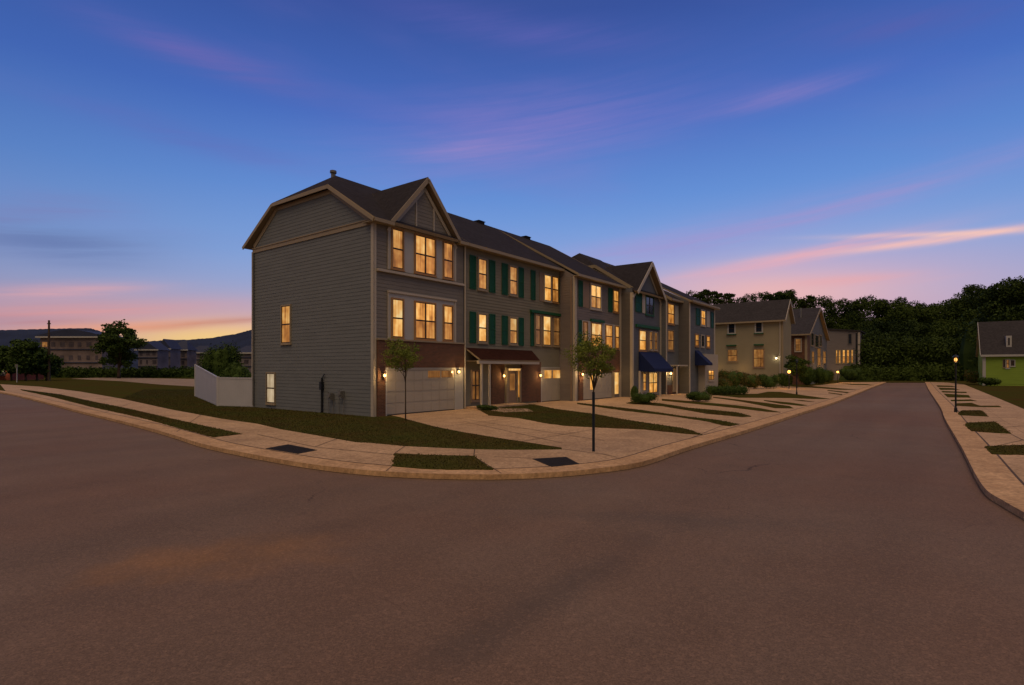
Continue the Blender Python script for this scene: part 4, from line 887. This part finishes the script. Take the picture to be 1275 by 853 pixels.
# ================================================================== brick house
sB = 76.8; tB0, tB1 = -8.4, 4.0; hw = 10.5; zeB = 7.95; zrB = 12.9
H = House('house', sB, tB0, 'brown brick sided house with big grey roof and street facing gable beside the cream house', 'house', 'houses beyond the terrace')
mb = MB(); mb.box(sB,sB+2*hw,tB0,tB1,-0.3,zeB); H.b(mb, 'wall', M['brick'])
mb = MB(); mb.prism([(sB,tB0-0.02,zeB),(sB+2*hw,tB0-0.02,zeB),(sB+hw,tB0-0.02,zrB-0.2)], (0,tB1-tB0,0)); mb.box(sB+2.5,sB+2*hw,tB0-0.08,tB0,0,zeB); H.b(mb, 'gable_wall', M['siding_slate'])
roofmesh(H, [face_up([(sB-0.5,tB0-0.5,zeB-0.1),(sB-0.5,tB1+0.4,zeB-0.1),(sB+hw,tB1+0.4,zrB),(sB+hw,tB0-0.5,zrB)]), face_up([(sB+2*hw+0.5,tB0-0.5,zeB-0.1),(sB+hw,tB0-0.5,zrB),(sB+hw,tB1+0.4,zrB),(sB+2*hw+0.5,tB1+0.4,zeB-0.1)])], 'shingle_gray')
beams(H, 'rake_board', 'trim_tan', [((sB-0.5,tB0-0.53,zeB-0.22),(sB+hw,tB0-0.53,zrB-0.14)),((sB+hw,tB0-0.53,zrB-0.14),(sB+2*hw+0.5,tB0-0.53,zeB-0.22))], 0.06, 0.35)
mb = MB(); mb.box(sB-0.56,sB-0.5,tB0-0.5,tB1+0.4,zeB-0.3,zeB-0.08); H.b(mb, 'fascia', M['trim_tan'])
mb = MB(); mb.box(sB-0.05,sB+0.02,tB0-0.04,tB0+0.3,0,zeB-0.1); H.b(mb, 'corner_board', M['trim_tan'])
for k, px in enumerate((990,)):
    s_ = row(px, -3.0); mb = MB(); mb.tube([(sB+7.5,-5,zrB-1.5),(sB+7.5,-5,zrB+0.5)], 0.12); mb.tube([(sB+6.5,-6.5,zrB-2),(sB+6.5,-6.5,zrB-0.3)], 0.14); H.b(mb, 'roof_vent', M['gray_metal'])
smB = smap(sB); win(H, smB, side(997,sB), side(990.5,sB), sz(994,437,sB), sz(994,422,sB), 'glow_dim', 'grid', 'trim', 0.14)
fB = fmap(tB0-0.08); SB = lambda px: row(px, tB0)
for a, b, ya, yb, gw in ((1009,1012,430,415,'glass'),(1014,1018,432,418,'glass'),(1019.5,1022,431,418,'glass'),(1010,1012.5,452,438,'glow_dim'),(1017,1020.5,455,434,'glow_dim'),(1024,1027,452,438,'glow_dim')):
    c = (a+b)/2; win(H, fB, SB(a), SB(b), rz(c,ya,tB0), rz(c,yb,tB0), gw, 'double', 'trim_tan', 0.15)
point((-2.0, side(990,sB)-tB0, 2.5), 12, H.root); point((6, -2.2, 2.5), 60, H.root)
# ================================================================== far pale house
sC = 118.0; tC0 = P0[0]; 
H = House('house', sC, -11.4, 'pale flat topped house at the street end with a row of tall lit windows', 'house', 'houses beyond the terrace')
tr_ = side(1070.5, sC); tl_ = side(1029, sC)+3
H.root.location = W(sC, tr_); H.o = (sC, tr_, 0)
zc = sz(1069, 413, sC)
mb = MB(); mb.prism([(sC,tr_,-0.3),(sC,tl_,-0.3),(sC,tl_,zc+1.0),(sC,tr_,zc)], (10,0,0)); H.b(mb, 'wall', M['siding_mauve'])
mb = MB(); mb.prism([(sC-0.3,tr_-0.3,zc),(sC-0.3,tl_,zc+1.0),(sC-0.3,tl_,zc+1.3),(sC-0.3,tr_-0.3,zc+0.25)], (10.6,0,0)); H.b(mb, 'roof', M['shingle_gray'])
smC = smap(sC)
for a, b in ((1041,1042.6),(1044.3,1046.6),(1049.3,1052),(1054.5,1057.2),(1060,1062)):
    win(H, smC, side(b,sC), side(a,sC), sz(1050,452,sC), sz(1050,436,sC), 'glow', 'double', 'trim_tan', 0.12)
for a, b in ((1056.5,1060),): win(H, smC, side(b,sC), side(a,sC), sz(1058,428,sC), sz(1058,416,sC), 'glass', 'double', 'siding_dark', 0.12)
mb = MB(); mb.box(sC-0.08,sC,tr_-0.05,tr_+0.3,0,zc-0.05); H.b(mb, 'corner_board', M['trim'])
mb = MB(); mb.box(sC-0.06,sC,side(1067.5,sC),side(1065.5,sC),0,zc-0.3); H.b(mb, 'dark_wall_strip', M['black_metal'])  # flat black strip standing proud of the wall
point((-3.0, side(1045,sC)-tr_, 2.2), 70, H.root)
# ================================================================== green house on the right
sG = 88.3; tG0, tG1 = -44.0, side(1224, 88.3)
H = House('house', sG, tG1, 'lime green cottage with steep grey roof and small roof window across the street', 'house')
zeG = 4.6; hw = 4.5; zrG = 9.7
mb = MB(); mb.box(sG,sG+2*hw,tG0,tG1,-0.3,zeG); mb.prism([(sG,tG1-0.02,zeG),(sG+2*hw,tG1-0.02,zeG),(sG+hw,tG1-0.02,zrG-0.2)], (0,tG0-tG1+0.1,0)); laps(mb, smap(sG), [(tG0,0.3),(tG1,0.3),(tG1,zeG-0.1),(tG0,zeG-0.1)], 0.3, 0.03); H.b(mb, 'wall', M['green_wall'])
roofmesh(H, [face_up([(sG-0.4,tG0-0.4,zeG-0.1),(sG-0.4,tG1+0.3,zeG-0.1),(sG+hw,tG1+0.3,zrG),(sG+hw,tG0-0.4,zrG)]), face_up([(sG+2*hw+0.4,tG0-0.4,zeG-0.1),(sG+hw,tG0-0.4,zrG),(sG+hw,tG1+0.3,zrG),(sG+2*hw+0.4,tG1+0.3,zeG-0.1)])], 'shingle_gray')
mb = MB(); mb.box(sG-0.47,sG-0.4,tG0-0.4,tG1+0.3,zeG-0.35,zeG-0.05); H.b(mb, 'gutter', M['panel'])
mb = MB(); mb.box(sG-0.1,sG+0.02,tG1-0.3,tG1+0.06,0,zeG-0.2); H.b(mb, 'corner_board', M['panel'])
smG = smap(sG); SG = lambda px: side(px, sG)
beams(H, 'rake_board', 'panel', [((sG-0.4,tG1+0.33,zeG-0.2),(sG+hw,tG1+0.33,zrG-0.12))], 0.06, 0.25)
mb = MB(); a, b = SG(1260.5), SG(1253.5); mb.box(sG+0.7,sG+3.2,a,b,5.6,7.3); dm = H.b(mb, 'dormer', M['panel'])
mb = MB(); mb.box(sG+0.66,sG+0.7,a+0.2,b-0.2,5.9,7.0); H.b(mb, 'pane', M['glass'], dm)
win(H, smG, SG(1263), SG(1258.5), 2.9, 3.7, 'glass', 'twin', 'panel', 0.1); win(H, smG, SG(1251.5), SG(1249), 2.7, 3.8, 'glass', 'double', 'panel_brown', 0.05); win(H, smG, SG(1256.5), SG(1253), 2.6, 3.8, 'glow_dim', 'double', 'panel', 0.1)
# ------------------------------------------------------------------ foliage kit
def leaves(name, mat, centres, radii, counts, size, parent=None, flat=0.9, shell=0.55, kind=None):
    """many small leaf faces spread through ellipsoid clumps"""
    Vs = []
    for c, r_, n in zip(centres, radii, counts):
        d_ = rng.normal(size=(n,3)); d_ /= np.linalg.norm(d_, axis=1)[:,None]
        rad = shell+(1-shell)*rng.random(n)**0.7; rad *= (0.86+0.28*rng.random(n))
        p = np.array(c)+d_*rad[:,None]*np.array(r_)
        nrm = d_*0.7+rng.normal(size=(n,3))*0.7; nrm /= np.linalg.norm(nrm, axis=1)[:,None]
        a = np.cross(nrm, rng.normal(size=(n,3))); a /= np.linalg.norm(a, axis=1)[:,None]; b = np.cross(nrm, a)
        s_ = size*(0.55+0.9*rng.random(n))[:,None]
        quad = np.stack([p-a*s_*0.5, p-b*s_*0.32, p+a*s_*0.5, p+b*s_*0.32], axis=1)
        Vs.append(quad.reshape(-1,3))
    Vv = np.concatenate(Vs); nq = len(Vv)//4
    me = bpy.data.meshes.new(name); me.vertices.add(len(Vv)); me.vertices.foreach_set('co', Vv.ravel().astype(np.float32))
    me.loops.add(nq*4); me.loops.foreach_set('vertex_index', np.arange(nq*4, dtype=np.int32)); me.polygons.add(nq)
    me.polygons.foreach_set('loop_start', np.arange(0, nq*4, 4, dtype=np.int32)); me.polygons.foreach_set('loop_total', np.full(nq, 4, dtype=np.int32))
    me.materials.append(M[mat]); me.update(calc_edges=True)
    o = bpy.data.objects.new(name, me); COL.objects.link(o)
    if parent: o.parent = parent
    if kind: o['kind'] = kind
    return o
def clumps(c, r_, n, cr, lo=0.35):
    cs, rs = [], []
    for _ in range(n):
        d_ = rng.normal(size=3); d_ /= np.linalg.norm(d_); k = lo+(1.12-lo)*random.random()
        cs.append((c[0]+d_[0]*r_[0]*k, c[1]+d_[1]*r_[1]*k, c[2]+d_[2]*r_[2]*k)); q = cr*random.uniform(0.6,1.25); rs.append((q*random.uniform(0.7,1.3),q*random.uniform(0.7,1.3),q*random.uniform(0.5,0.85)))
    return cs, rs
def tree(name, x, y, h, cw, base, label, mat, trunk_r=0.1, n=26, leaf=0.12, cnt=260, cat='tree', group=None, guard=None, top=None, clump=None, lean=0.0):
    root = empty(name, (x,y,0), 0, label, cat, group); mb = MB()
    zc_ = (base+h)/2; rv = (h-base)/2
    mb.tube([(0,0,-0.1),(lean*0.3,0,base*0.5),(lean,0,base),(lean*1.2,0,h*0.85)], [trunk_r,trunk_r*0.8,trunk_r*0.65,trunk_r*0.2], 8)
    cs, rs = clumps((lean,0,zc_), (cw/2*0.8,cw/2*0.8,rv*0.8), n, clump or cw*0.18)
    for c in cs[:12]:
        mb.tube([(lean,0,base*0.8+random.random()*rv*0.6),((lean+c[0])/2,c[1]/2,(base+c[2])/2+0.1*rv),c], [trunk_r*0.4,trunk_r*0.25,trunk_r*0.08], 5)
    mb.build('trunk', M['bark'], root, smooth=True)
    leaves('crown', mat, cs, rs, [cnt]*len(cs), leaf, root, shell=0.2)
    if guard:
        mb = MB(); mb.tube([(0,0,0),(0,0,guard)], 0.042, 12); mb.tube([(0,0,guard*0.6),(0,0,guard*0.6+0.04)], 0.047, 12); mb.build('trunk_guard', M['blue_sleeve'], root)
    return root
def shrub(x, y, rx, ry, h, label, mat='leaf_hedge', leaf=0.08, n=3000, name='shrub', cat='shrub', group=None, rot=0, boxy=False):
    root = empty(name, (x,y,0), rot, label, cat, group); cs, rs = [], []
    if boxy:
        k = int(rx*2/0.5)+1
        for i in range(k): cs.append((-rx+rx*2*(i+0.5)/k, 0, h*0.5)); rs.append((rx/k*1.5, ry, h*0.5*random.uniform(0.93,1.07)))
    else:
        cs.append((0,0,h*0.45)); rs.append((rx*0.85,ry*0.85,h*0.48))
        for _ in range(10):
            a = random.uniform(0,2*math.pi); q = random.uniform(0.3,0.6); cs.append((math.cos(a)*rx*q, math.sin(a)*ry*q, h*random.uniform(0.35,0.68))); rs.append((rx*0.42,ry*0.42,h*0.32))
    leaves('foliage', mat, cs, rs, [n//len(cs)]*len(cs), leaf, root, shell=0.5)
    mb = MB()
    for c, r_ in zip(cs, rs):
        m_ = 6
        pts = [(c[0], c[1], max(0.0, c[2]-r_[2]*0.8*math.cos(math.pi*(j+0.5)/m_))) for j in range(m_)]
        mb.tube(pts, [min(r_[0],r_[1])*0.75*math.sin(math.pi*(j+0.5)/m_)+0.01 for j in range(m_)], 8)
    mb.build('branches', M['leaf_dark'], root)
    return root
# young trees
x, y = G(505, 523); y0 = y
tree('young_tree', x, y, 4.25, 2.6, 2.15, 'slim young tree with olive crown on the corner lawn before the double garage', 'leaf_olive', 0.035, 44, 0.075, 90, group='young street trees', clump=0.34)
x, y = G(739, 562.5)
tree('young_tree', x, y, 3.6, 1.75, 2.25, 'young tree with olive crown and dark blue trunk guard near the kerb', 'leaf_olive', 0.03, 48, 0.05, 130, group='young street trees', guard=1.8, clump=0.23)
# shrubs by the drives
def at(px, Y): return ((px-CX)/F*Y, Y)
x, y = G(606, 511); shrub(x, y, 0.75, 0.45, 0.35, 'low dark green shrub at the foot of the white porch posts', leaf=0.07, n=2200)
x, y = G(803, 503.5); shrub(x, y, 1.15, 0.7, 0.85, 'rounded dark shrub in front of the navy awning entrance', leaf=0.08, n=3500)
x, y = G(869, 500); shrub(x, y, 1.15, 0.9, 0.85, 'rounded clipped bush before the white bay of the last townhouse', 'leaf_hedge', 0.08, 3500)
x, y = G(905, 492); shrub(x, y, 1.9, 0.8, 0.95, 'long low clipped hedge on the drive beyond the last townhouse', 'leaf_hedge', 0.09, 5000, 'hedge', 'hedge', rot=0.1, boxy=True)
x, y = G(789, 497.5); shrub(x, y, 0.4, 0.4, 1.2, 'small upright shrub against the corner of the navy awning townhouse', 'leaf_hedge', 0.07, 1500)
for px, Y, rx, h, lb, mt in ((912,66,2.2,3.0,'tall yellow green shrub against the left part of the cream house wall','leaf_autumn'),(934,67,1.8,2.4,'brownish yellow shrub below the barred window of the cream house','leaf_autumn'),(956,68,1.9,2.2,'green shrub by the right corner of the cream house','leaf_hedge'),
                         (898,61,1.6,2.0,'bushy shrub beside the far wall of the last townhouse','leaf_autumn'),(1005,75,1.6,3.4,'dark upright bush behind the black lamp post','leaf_dark'),(1022,82,2.0,3.6,'dark bush in front of the brick house gable','leaf_dark'),
                         (978,71,1.2,2.4,'dark bush between the cream house and the glowing garden lamp','leaf_dark'),(1058,105,2.6,3.4,'green bush in front of the tall lit windows at the street end','leaf_hedge'),(1031,92,1.4,2.6,'reddish brown bush left of the farther glowing garden lamp','leaf_autumn')):
    x, y = at(px, Y); shrub(x, y, rx*0.95, rx*0.7, h*0.85, lb, mt, 0.13, 4500, group='shrubs before the far houses')
x, y = at(992,70.5); tree('small_tree', x, y, 4.6, 3.4, 1.2, 'small dark round tree right behind the black lamp post by the brick house', 'leaf_dark', 0.1, 30, 0.2, 160)
for px, Y, lb in ((1232,79,'low dark bush at the left corner of the lime green cottage'),(1212,88,'straggly reddish bush at the wood edge left of the lime green cottage')):
    x, y = at(px, Y); shrub(x, y, 1.6, 1.2, 1.3 if px > 1220 else 2.4, lb, 'leaf_dark' if px > 1220 else 'leaf_autumn', 0.16, 2500)
# bush behind the fence
x, y = at(275, 49.5); shrub(x, y, 2.15, 1.4, 5.2, 'large rounded dark green bush behind the white fence', 'leaf_dark', 0.14, 16000, 'large_bush', 'bush')
x, y = at(300, 48); shrub(x, y, 1.9, 1.5, 3.3, 'lower dark bush between the large bush and the grey end house', 'leaf_dark', 0.14, 5000, 'large_bush', 'bush')
# ------------------------------------------------------------------ white fence
A = at(243.5, 49.5); B = G(271.5, 505.5); C3 = W(-0.02, 12.0)
root = empty('fence', (B[0],B[1],0), 0, 'white fence with sloping top running from the grey end house to the lawn', 'fence')
def fpanel(P, Q, zp_, zq):
    mb = MB(); P = Vector((P[0]-B[0], P[1]-B[1], 0)); Q = Vector((Q[0]-B[0], Q[1]-B[1], 0)); d_ = (Q-P); n_ = Vector((-d_.y,d_.x,0)).normalized()*0.03; k = int(d_.length/0.18)
    for i in range(k):
        a = P.lerp(Q, i/k); b = P.lerp(Q, (i+0.965)/k); za = zp_+(zq-zp_)*i/k; zb = zp_+(zq-zp_)*(i+0.965)/k
        mb.prism([a-n_, b-n_, b+Vector((0,0,zb-0.05))-n_, a+Vector((0,0,za-0.05))-n_], n_*2)
    q1 = P+Vector((0,0,zp_)); q2 = Q+Vector((0,0,zq)); mb.beam(q1, q2, 0.1, 0.1)
    mb.beam(P+Vector((0,0,0.1)), Q+Vector((0,0,0.1)), 0.08, 0.12)
    mb.build('fence_panel', M['white_fence'], root)
fpanel(A, B, 2.8, 1.88); fpanel(B, (C3.x, C3.y), 1.88, 1.86)
for P, hh in ((A,2.9),(B,1.98)):
    mb = MB(); x, y = P[0]-B[0], P[1]-B[1]; mb.box(x-0.07,x+0.07,y-0.07,y+0.07,0,hh); mb.build('post', M['white_fence'], root)
# ------------------------------------------------------------------ lamp posts
def lamp_post(px, py, h, label, lit, group, power=0, r=0.045):
    x, y = G(px, py); root = empty('street_lamp', (x,y,0), 0, label, 'street lamp', group)
    mb = MB(); mb.tube([(0,0,0),(0,0,0.25),(0,0,0.3),(0,0,h-0.35)], [r*1.9,r*1.6,r,r*0.9], 12); mb.build('pole', M['black_metal'], root, smooth=False)
    mb = MB(); mb.tube([(0,0,h-0.36),(0,0,h-0.33)], [0.06,0.11], 8); mb.tube([(0,0,h-0.04),(0,0,h+0.02),(0,0,h+0.1)], [0.16,0.12,0.02], 8)
    for k in range(4): a = math.pi/4+k*math.pi/2; mb.beam((math.cos(a)*0.09,math.sin(a)*0.09,h-0.34),(math.cos(a)*0.13,math.sin(a)*0.13,h-0.03),0.012,0.012,(1,0,0))
    hd = mb.build('lantern', M['black_metal'], root)
    mb = MB(); mb.ball((0,0,h-0.19), 0.075, 10, 6, 1.5); mb.build('bulb', M['bulb_orange' if lit else 'glass'], hd, smooth=True)
    if lit: point((0,0,h-0.55), power, hd)
lamp_post(1190, 513.5, 3.2, 'slim black lamp post with a lit lantern on the right hand pavement', True, 'street lamps', 14)
lamp_post(992, 491.6, 3.3, 'slim black lamp post with an unlit lantern on the grass among the far driveways', False, 'street lamps')
def garden_lamp(px, Y, h, label, p):
    x, y = at(px, Y); root = empty('garden_lamp', (x,y,0), 0, label, 'garden lamp', 'glowing garden lamps')
    mb = MB(); mb.tube([(0,0,0),(0,0,h-0.2)], 0.06, 8); mb.tube([(0,0,h+0.2),(0,0,h+0.32)], [0.25,0.05], 8); mb.build('pole', M['black_metal'], root)
    mb = MB(); mb.ball((0,0,h), 0.2, 10, 6, 1.0); mb.build('globe', M['bulb_orange'], root, smooth=True)
    point((-0.15,-0.6,h+0.1), p, root, (1.0,0.45,0.12), 0.2)
garden_lamp(982.5, 68, 2.1, 'glowing orange garden lamp near the dark bush before the brick house', 110)
garden_lamp(1043, 96, 1.9, 'glowing orange garden lamp before the pale house at the street end', 170)
# ------------------------------------------------------------------ left background
def hills(name, pts, Y, depth, mat):
    mb = MB(); n = len(pts)
    dn = []
    for i in range(n-1):
        for k in range(12):
            t = k/12; px = pts[i][0]+(pts[i+1][0]-pts[i][0])*t; py = pts[i][1]+(pts[i+1][1]-pts[i][1])*t; dn.append((px, py+random.uniform(-0.35,0.35)))
    dn.append(pts[-1])
    row0 = [((px-CX)/F*Y, Y, 0.0-2) for px, py in dn]; row1 = [((px-CX)/F*(Y+depth*0.3), Y+depth*0.3, (EYE+(Y+depth*0.5)*(HY-py)/F)*0.6) for px, py in dn]
    row2 = [((px-CX)/F*(Y+depth*0.5), Y+depth*0.5, EYE+(Y+depth*0.5)*(HY-py)/F) for px, py in dn]; row3 = [((px-CX)/F*(Y+depth), Y+depth, -2) for px, py in dn]
    for a, b in ((row0,row1),(row1,row2),(row2,row3)):
        for i in range(len(dn)-1): mb.face([a[i],a[i+1],b[i+1],b[i]])
    o = mb.build(name, mat); o['kind'] = 'structure'
hills('hills', [(-160,425),(-60,416),(0,411),(40,410),(80,409),(112,408.5),(130,414),(170,426),(200,424),(232,423),(262,421),(292,416),(315,410),(345,405),(400,420),(520,440),(620,446)], 1400, 800, M['hazy_hill'])
hills('hills', [(600,446),(900,440),(1300,436),(1700,430)], 1400, 800, M['hazy_hill'])
def flat_block(name, px0, px1, py_top, Y, depth, label, wall, roof, wins, roof_h=1.2, flr=3.2, lit=(), shape='hip'):
    x0, x1 = (px0-CX)/F*Y, (px1-CX)/F*Y; zt = EYE+Y*(HY-py_top)/F
    root = empty(name, (x0,Y,0), 0, label, 'building', 'buildings beyond the lawn'); w_ = x1-x0; ht = zt-roof_h
    mb = MB(); mb.box(0,w_,0,depth,-0.5,ht); mb.build('wall', M[wall], root)
    mb = MB()
    if shape == 'arc':
        mb.prism([(-0.8+(w_+1.6)*k/14, -0.8, ht+0.4+roof_h*math.sin(math.pi*k/14)) for k in range(15)]+[(w_+0.8,-0.8,ht),(-0.8,-0.8,ht)], (0,depth+1.6,0))
    elif shape == 'gable':
        mb.prism([(-0.6,-0.6,ht),(w_+0.6,-0.6,ht),(w_/2,-0.6,ht+roof_h)], (0,depth+1.2,0))
    else:
        c_ = [(-0.6,-0.6,ht),(w_+0.6,-0.6,ht),(w_+0.6,depth+0.6,ht),(-0.6,depth+0.6,ht)]; r0_ = (w_*0.3,depth/2,ht+roof_h); r1_ = (w_*0.7,depth/2,ht+roof_h)
        mb.face([c_[0],c_[1],r1_,r0_]); mb.face([c_[1],c_[2],r1_]); mb.face([c_[2],c_[3],r0_,r1_]); mb.face([c_[3],c_[0],r0_])
    mb.build('roof', M[roof], root)
    mb = MB(); mb.box(-0.9,w_+0.9,-1.0,-0.8,ht-0.25,ht+0.25); mb.build('fascia', M['panel'], root)
    mb = MB()
    f_ = 1
    while f_*flr < ht-1: mb.box(-0.1,w_+0.1,-0.35,0,f_*flr-0.15,f_*flr+0.15); f_ += 1
    mb.build('floor_band', M['far_roof'], root)
    n = wins; k = 0
    for f2 in range(f_):
        for i in range(n):
            a = w_*(i+0.25)/n; zz = f2*flr+0.9
            if zz+1.5 > ht: continue
            mb = MB(); mb.box(a,a+w_/n*random.uniform(0.25,0.6),-0.06,0,zz,zz+1.6); k += 1
            mb.build('window', M['glow_dim' if (k*7) % 13 in lit else 'far_window'], root)
    return root
flat_block('apartment_building', 50, 127, 412, 190, 10, 'long reddish two tier building with pale roof edge left of the lone tree', 'hazy_far_wall_tan', 'far_roof', 7, 2.2, 4.6, (1,), 'arc')
flat_block('far_house', 172, 196, 425, 215, 7, 'pinkish gabled house just right of the lone tree', 'hazy_far_wall', 'far_roof', 3, 3.4, 3.4, (0,), 'gable')
flat_block('far_house', 197, 212, 422, 228, 7, 'taller pinkish gabled house second right of the lone tree', 'hazy_far_wall', 'far_roof', 2, 4.2, 3.6, (), 'gable')
flat_block('far_house', 214, 233, 424, 240, 7, 'grey hipped house between the gabled houses and the bush by the fence', 'hazy_far_wall_tan', 'far_roof', 2, 4.2, 3.4, (), 'hip')
flat_block('far_house', 234, 262, 430, 260, 8, 'low grey house partly hidden by the large bush behind the fence', 'hazy_far_wall', 'far_roof', 3, 3.6, 3.4, (), 'hip')
flat_block('far_house', 291, 322, 430, 210, 8, 'distant grey house glimpsed between the large bush and the end townhouse', 'hazy_far_wall', 'far_roof', 3, 3.0, 3.4, (2,), 'hip')
r_ = flat_block('brick_shed', -26, 15, 444, 118, 8, 'small red brick building with a white light at the left edge behind dark trees', 'far_brick', 'far_roof', 2, 1.5, 3.2, ())
mb = MB(); mb.ball((5.9,-0.3,3.2), 0.28, 8, 5); lb_ = mb.build('wall_light', M['bulb_white'], r_); point((5.9,-1.2,3.0), 120, lb_, (1,0.75,0.5))
x, y = at(61, 112)
root = empty('utility_pole', (x,y,0), 0, 'tall bare utility pole before the long apartment building', 'utility pole'); mb = MB(); mb.tube([(0,0,0),(0,0,12.4)], [0.26,0.17], 8); mb.build('pole', M['bark'], root); mb = MB(); mb.box(-0.35,0.35,-0.06,0.06,11.6,11.8); mb.build('crossarm', M['bark'], root)
x, y = at(21, 100)
root = empty('sign_post', (x,y,0), 0, 'thin pale post standing on the far grass before the dark trees at the left', 'post'); mb = MB(); mb.tube([(0,0,0),(0,0,3.2)], 0.07, 8); mb.build('post', M['panel'], root); mb = MB(); mb.box(-0.25,0.25,-0.1,-0.07,2.7,3.3); mb.build('plate', M['gray_metal'], root)
x, y = at(148, 140)
tree('broad_tree', x, y, 14.8, 11.2, 2.5, 'lone dark broad tree with an open top standing between the far buildings at the left', 'leaf_dark', 0.45, 75, 0.55, 190, clump=1.5)
DT = ['dark tree at the left edge over the brick building', 'dark tree just right of the white light at the left edge', 'dark tree behind the thin pale post', 'dark tree left of the utility pole', 'low dark tree at the foot of the utility pole']
for (px, Y, h, cw), lb in zip(((-8,116,8.2,7),(14,112,8.6,6),(32,110,8.6,6),(46,112,7.6,5.5),(58,114,5.5,5)), DT):
    x, y = at(px, Y); tree('dark_tree', x, y, h, cw, 0.8, lb, 'leaf_dark', 0.25, 45, 0.5, 150, group='dark trees at the left edge', clump=1.2)
# hedge along the far lawn
x0, y0 = at(48, 150); x1, y1 = at(246, 150)
root = empty('hedge', ((x0+x1)/2,150,0), 0, 'long dark hedge along the back of the far lawn', 'hedge'); cs, rs = [], []
for i in range(46): cs.append((-(x1-x0)/2+(x1-x0)*(i+0.5)/46, random.uniform(-0.5,0.5), 1.3)); rs.append((1.3,1.3,random.uniform(1.3,2.1)))
leaves('foliage', 'leaf_dark', cs, rs, [260]*46, 0.5, root, shell=0.5)
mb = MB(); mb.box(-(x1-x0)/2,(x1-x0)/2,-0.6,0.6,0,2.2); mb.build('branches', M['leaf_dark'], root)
# ------------------------------------------------------------------ woods
cs, rs, ct = [], [], []; core = MB()
def woods_tree(px, Y, h, w):
    x, y = at(px, Y)
    for _ in range(13):
        a = random.uniform(0, 2*math.pi); q = random.uniform(0,0.42)*w; zz = random.uniform(0.18,0.86)*h
        if _ == 0: q *= 0.3; zz = 0.91*h
        k = w*random.uniform(0.24,0.34)*(1.08-0.35*zz/h); cs.append((x+math.cos(a)*q*(1.1-0.5*zz/h), y+math.sin(a)*q, zz)); rs.append((k,k,k*0.8)); ct.append(430)
    core.tube([(x,y+2,0),(x,y+2,h*0.3),(x,y+2,h*0.5),(x,y+2,h*0.62),(x,y+2,h*0.68)], [w*0.3,w*0.32,w*0.26,w*0.16,w*0.05], 8)
for Y, a, b, step, hs in ((150,1065,1340,11,0.97),(168,860,1340,9,1.0),(135,1080,1240,17,0.72),(122,1072,1235,17,0.5)):
    px = a
    while px < b:
        top = 370+4*math.sin(px*0.045)+random.uniform(-3,4)
        if 985 < px < 1035: top = 372+random.uniform(-2,4)
        if px < 985: top = 361+random.uniform(-1,4)
        if 985 <= px < 1040: top = 366+random.uniform(-2,3)
        if px > 1205: top = 352+random.uniform(-3,4)
        if px > 1255: top = 344
        z = (EYE+Y*(HY-top)/F)*hs*random.uniform(0.96,1.02); woods_tree(px, Y+random.uniform(-4,4), z, random.uniform(8,11)); px += step*random.uniform(0.8,1.2)
for px, Y, tp in ((1228,108,358),(1246,106,350),(1268,104,343),(1290,104,342),(1310,104,340)): woods_tree(px, Y, EYE+Y*(HY-tp)/F, 9)
# undergrowth closing the foot of the wood
for i in range(80):
    px = 1062+i*3.7; Y = 112+random.uniform(-1,3)
    x, y = at(px, Y); k = random.uniform(1.2,2.4); cs.append((x,y,k*0.7)); rs.append((k*1.3,k,k)); ct.append(190); 
    if not 1220 < px: core.tube([(x,y+2,0),(x,y+2,k*1.3)], [k,k*0.5], 6)
leaves('forest', 'leaf_forest', cs, rs, ct, 0.46, None, shell=0.45, kind='stuff')
tag(bpy.data.objects['forest'], 'dark green wood rising behind the street end and the far houses', 'forest')
tag(core.build('forest_understory', M['leaf_forest']), 'dark leafy interior of the wood behind the street end', 'forest', None, 'stuff')
PT = ['flat topped pine breaking the skyline above the roof of the last townhouse','smaller flat topped pine above the left of the cream house roof','flat topped pine breaking the skyline above the middle of the cream house roof','tall flat topped pine above the right end of the cream house roof','low pine crown above the roof of the brick house']
for (px, top, cw), lb in zip(((882,360,7.5),(902,364,5),(963,364,6),(981,361,7.5),(1001,366,5)), PT):
    Y = 150; x, y = at(px, Y); h = EYE+Y*(HY-top)/F
    root = empty('pine_tree', (x,y,0), 0, lb, 'pine tree', 'pines above the far roofs'); mb = MB(); mb.tube([(0,0,0),(0.2,0,h*0.6),(0,0,h*0.97)], [0.35,0.25,0.08], 8)
    c2, r2 = [], []
    for _ in range(9):
        a = random.uniform(0,2*math.pi); q = random.uniform(0.1,0.5)*cw; zz = h-random.uniform(0.6,3.2)
        c2.append((math.cos(a)*q,math.sin(a)*q,zz)); k = cw*random.uniform(0.12,0.22); r2.append((k,k,k*0.5)); mb.tube([(0,0,h*0.8),(c2[-1][0],c2[-1][1],zz)], [0.1,0.04], 5)
    mb.build('trunk', M['bark'], root); leaves('crown', 'leaf_forest', c2, r2, [220]*9, 0.45, root, shell=0.3)
# ------------------------------------------------------------------ camera and render settings
cam = bpy.data.cameras.new('camera'); co = bpy.data.objects.new('camera', cam); COL.objects.link(co)
co.location = (0,0,EYE); co.rotation_euler = (R(90),0,0)
cam.sensor_width = 36; cam.lens = F/1275*36; cam.shift_y = (HY-426.5)/1275; cam.clip_start = 0.05; cam.clip_end = 12000
scene.camera = co
scene.render.engine = 'CYCLES'
scene.cycles.use_denoising = True
scene.cycles.max_bounces = 6
scene.view_settings.view_transform = 'Standard'; scene.view_settings.look = 'None'; scene.view_settings.gamma = 1.0; scene.view_settings.exposure = 0.0
scene.view_settings.use_curve_mapping = False
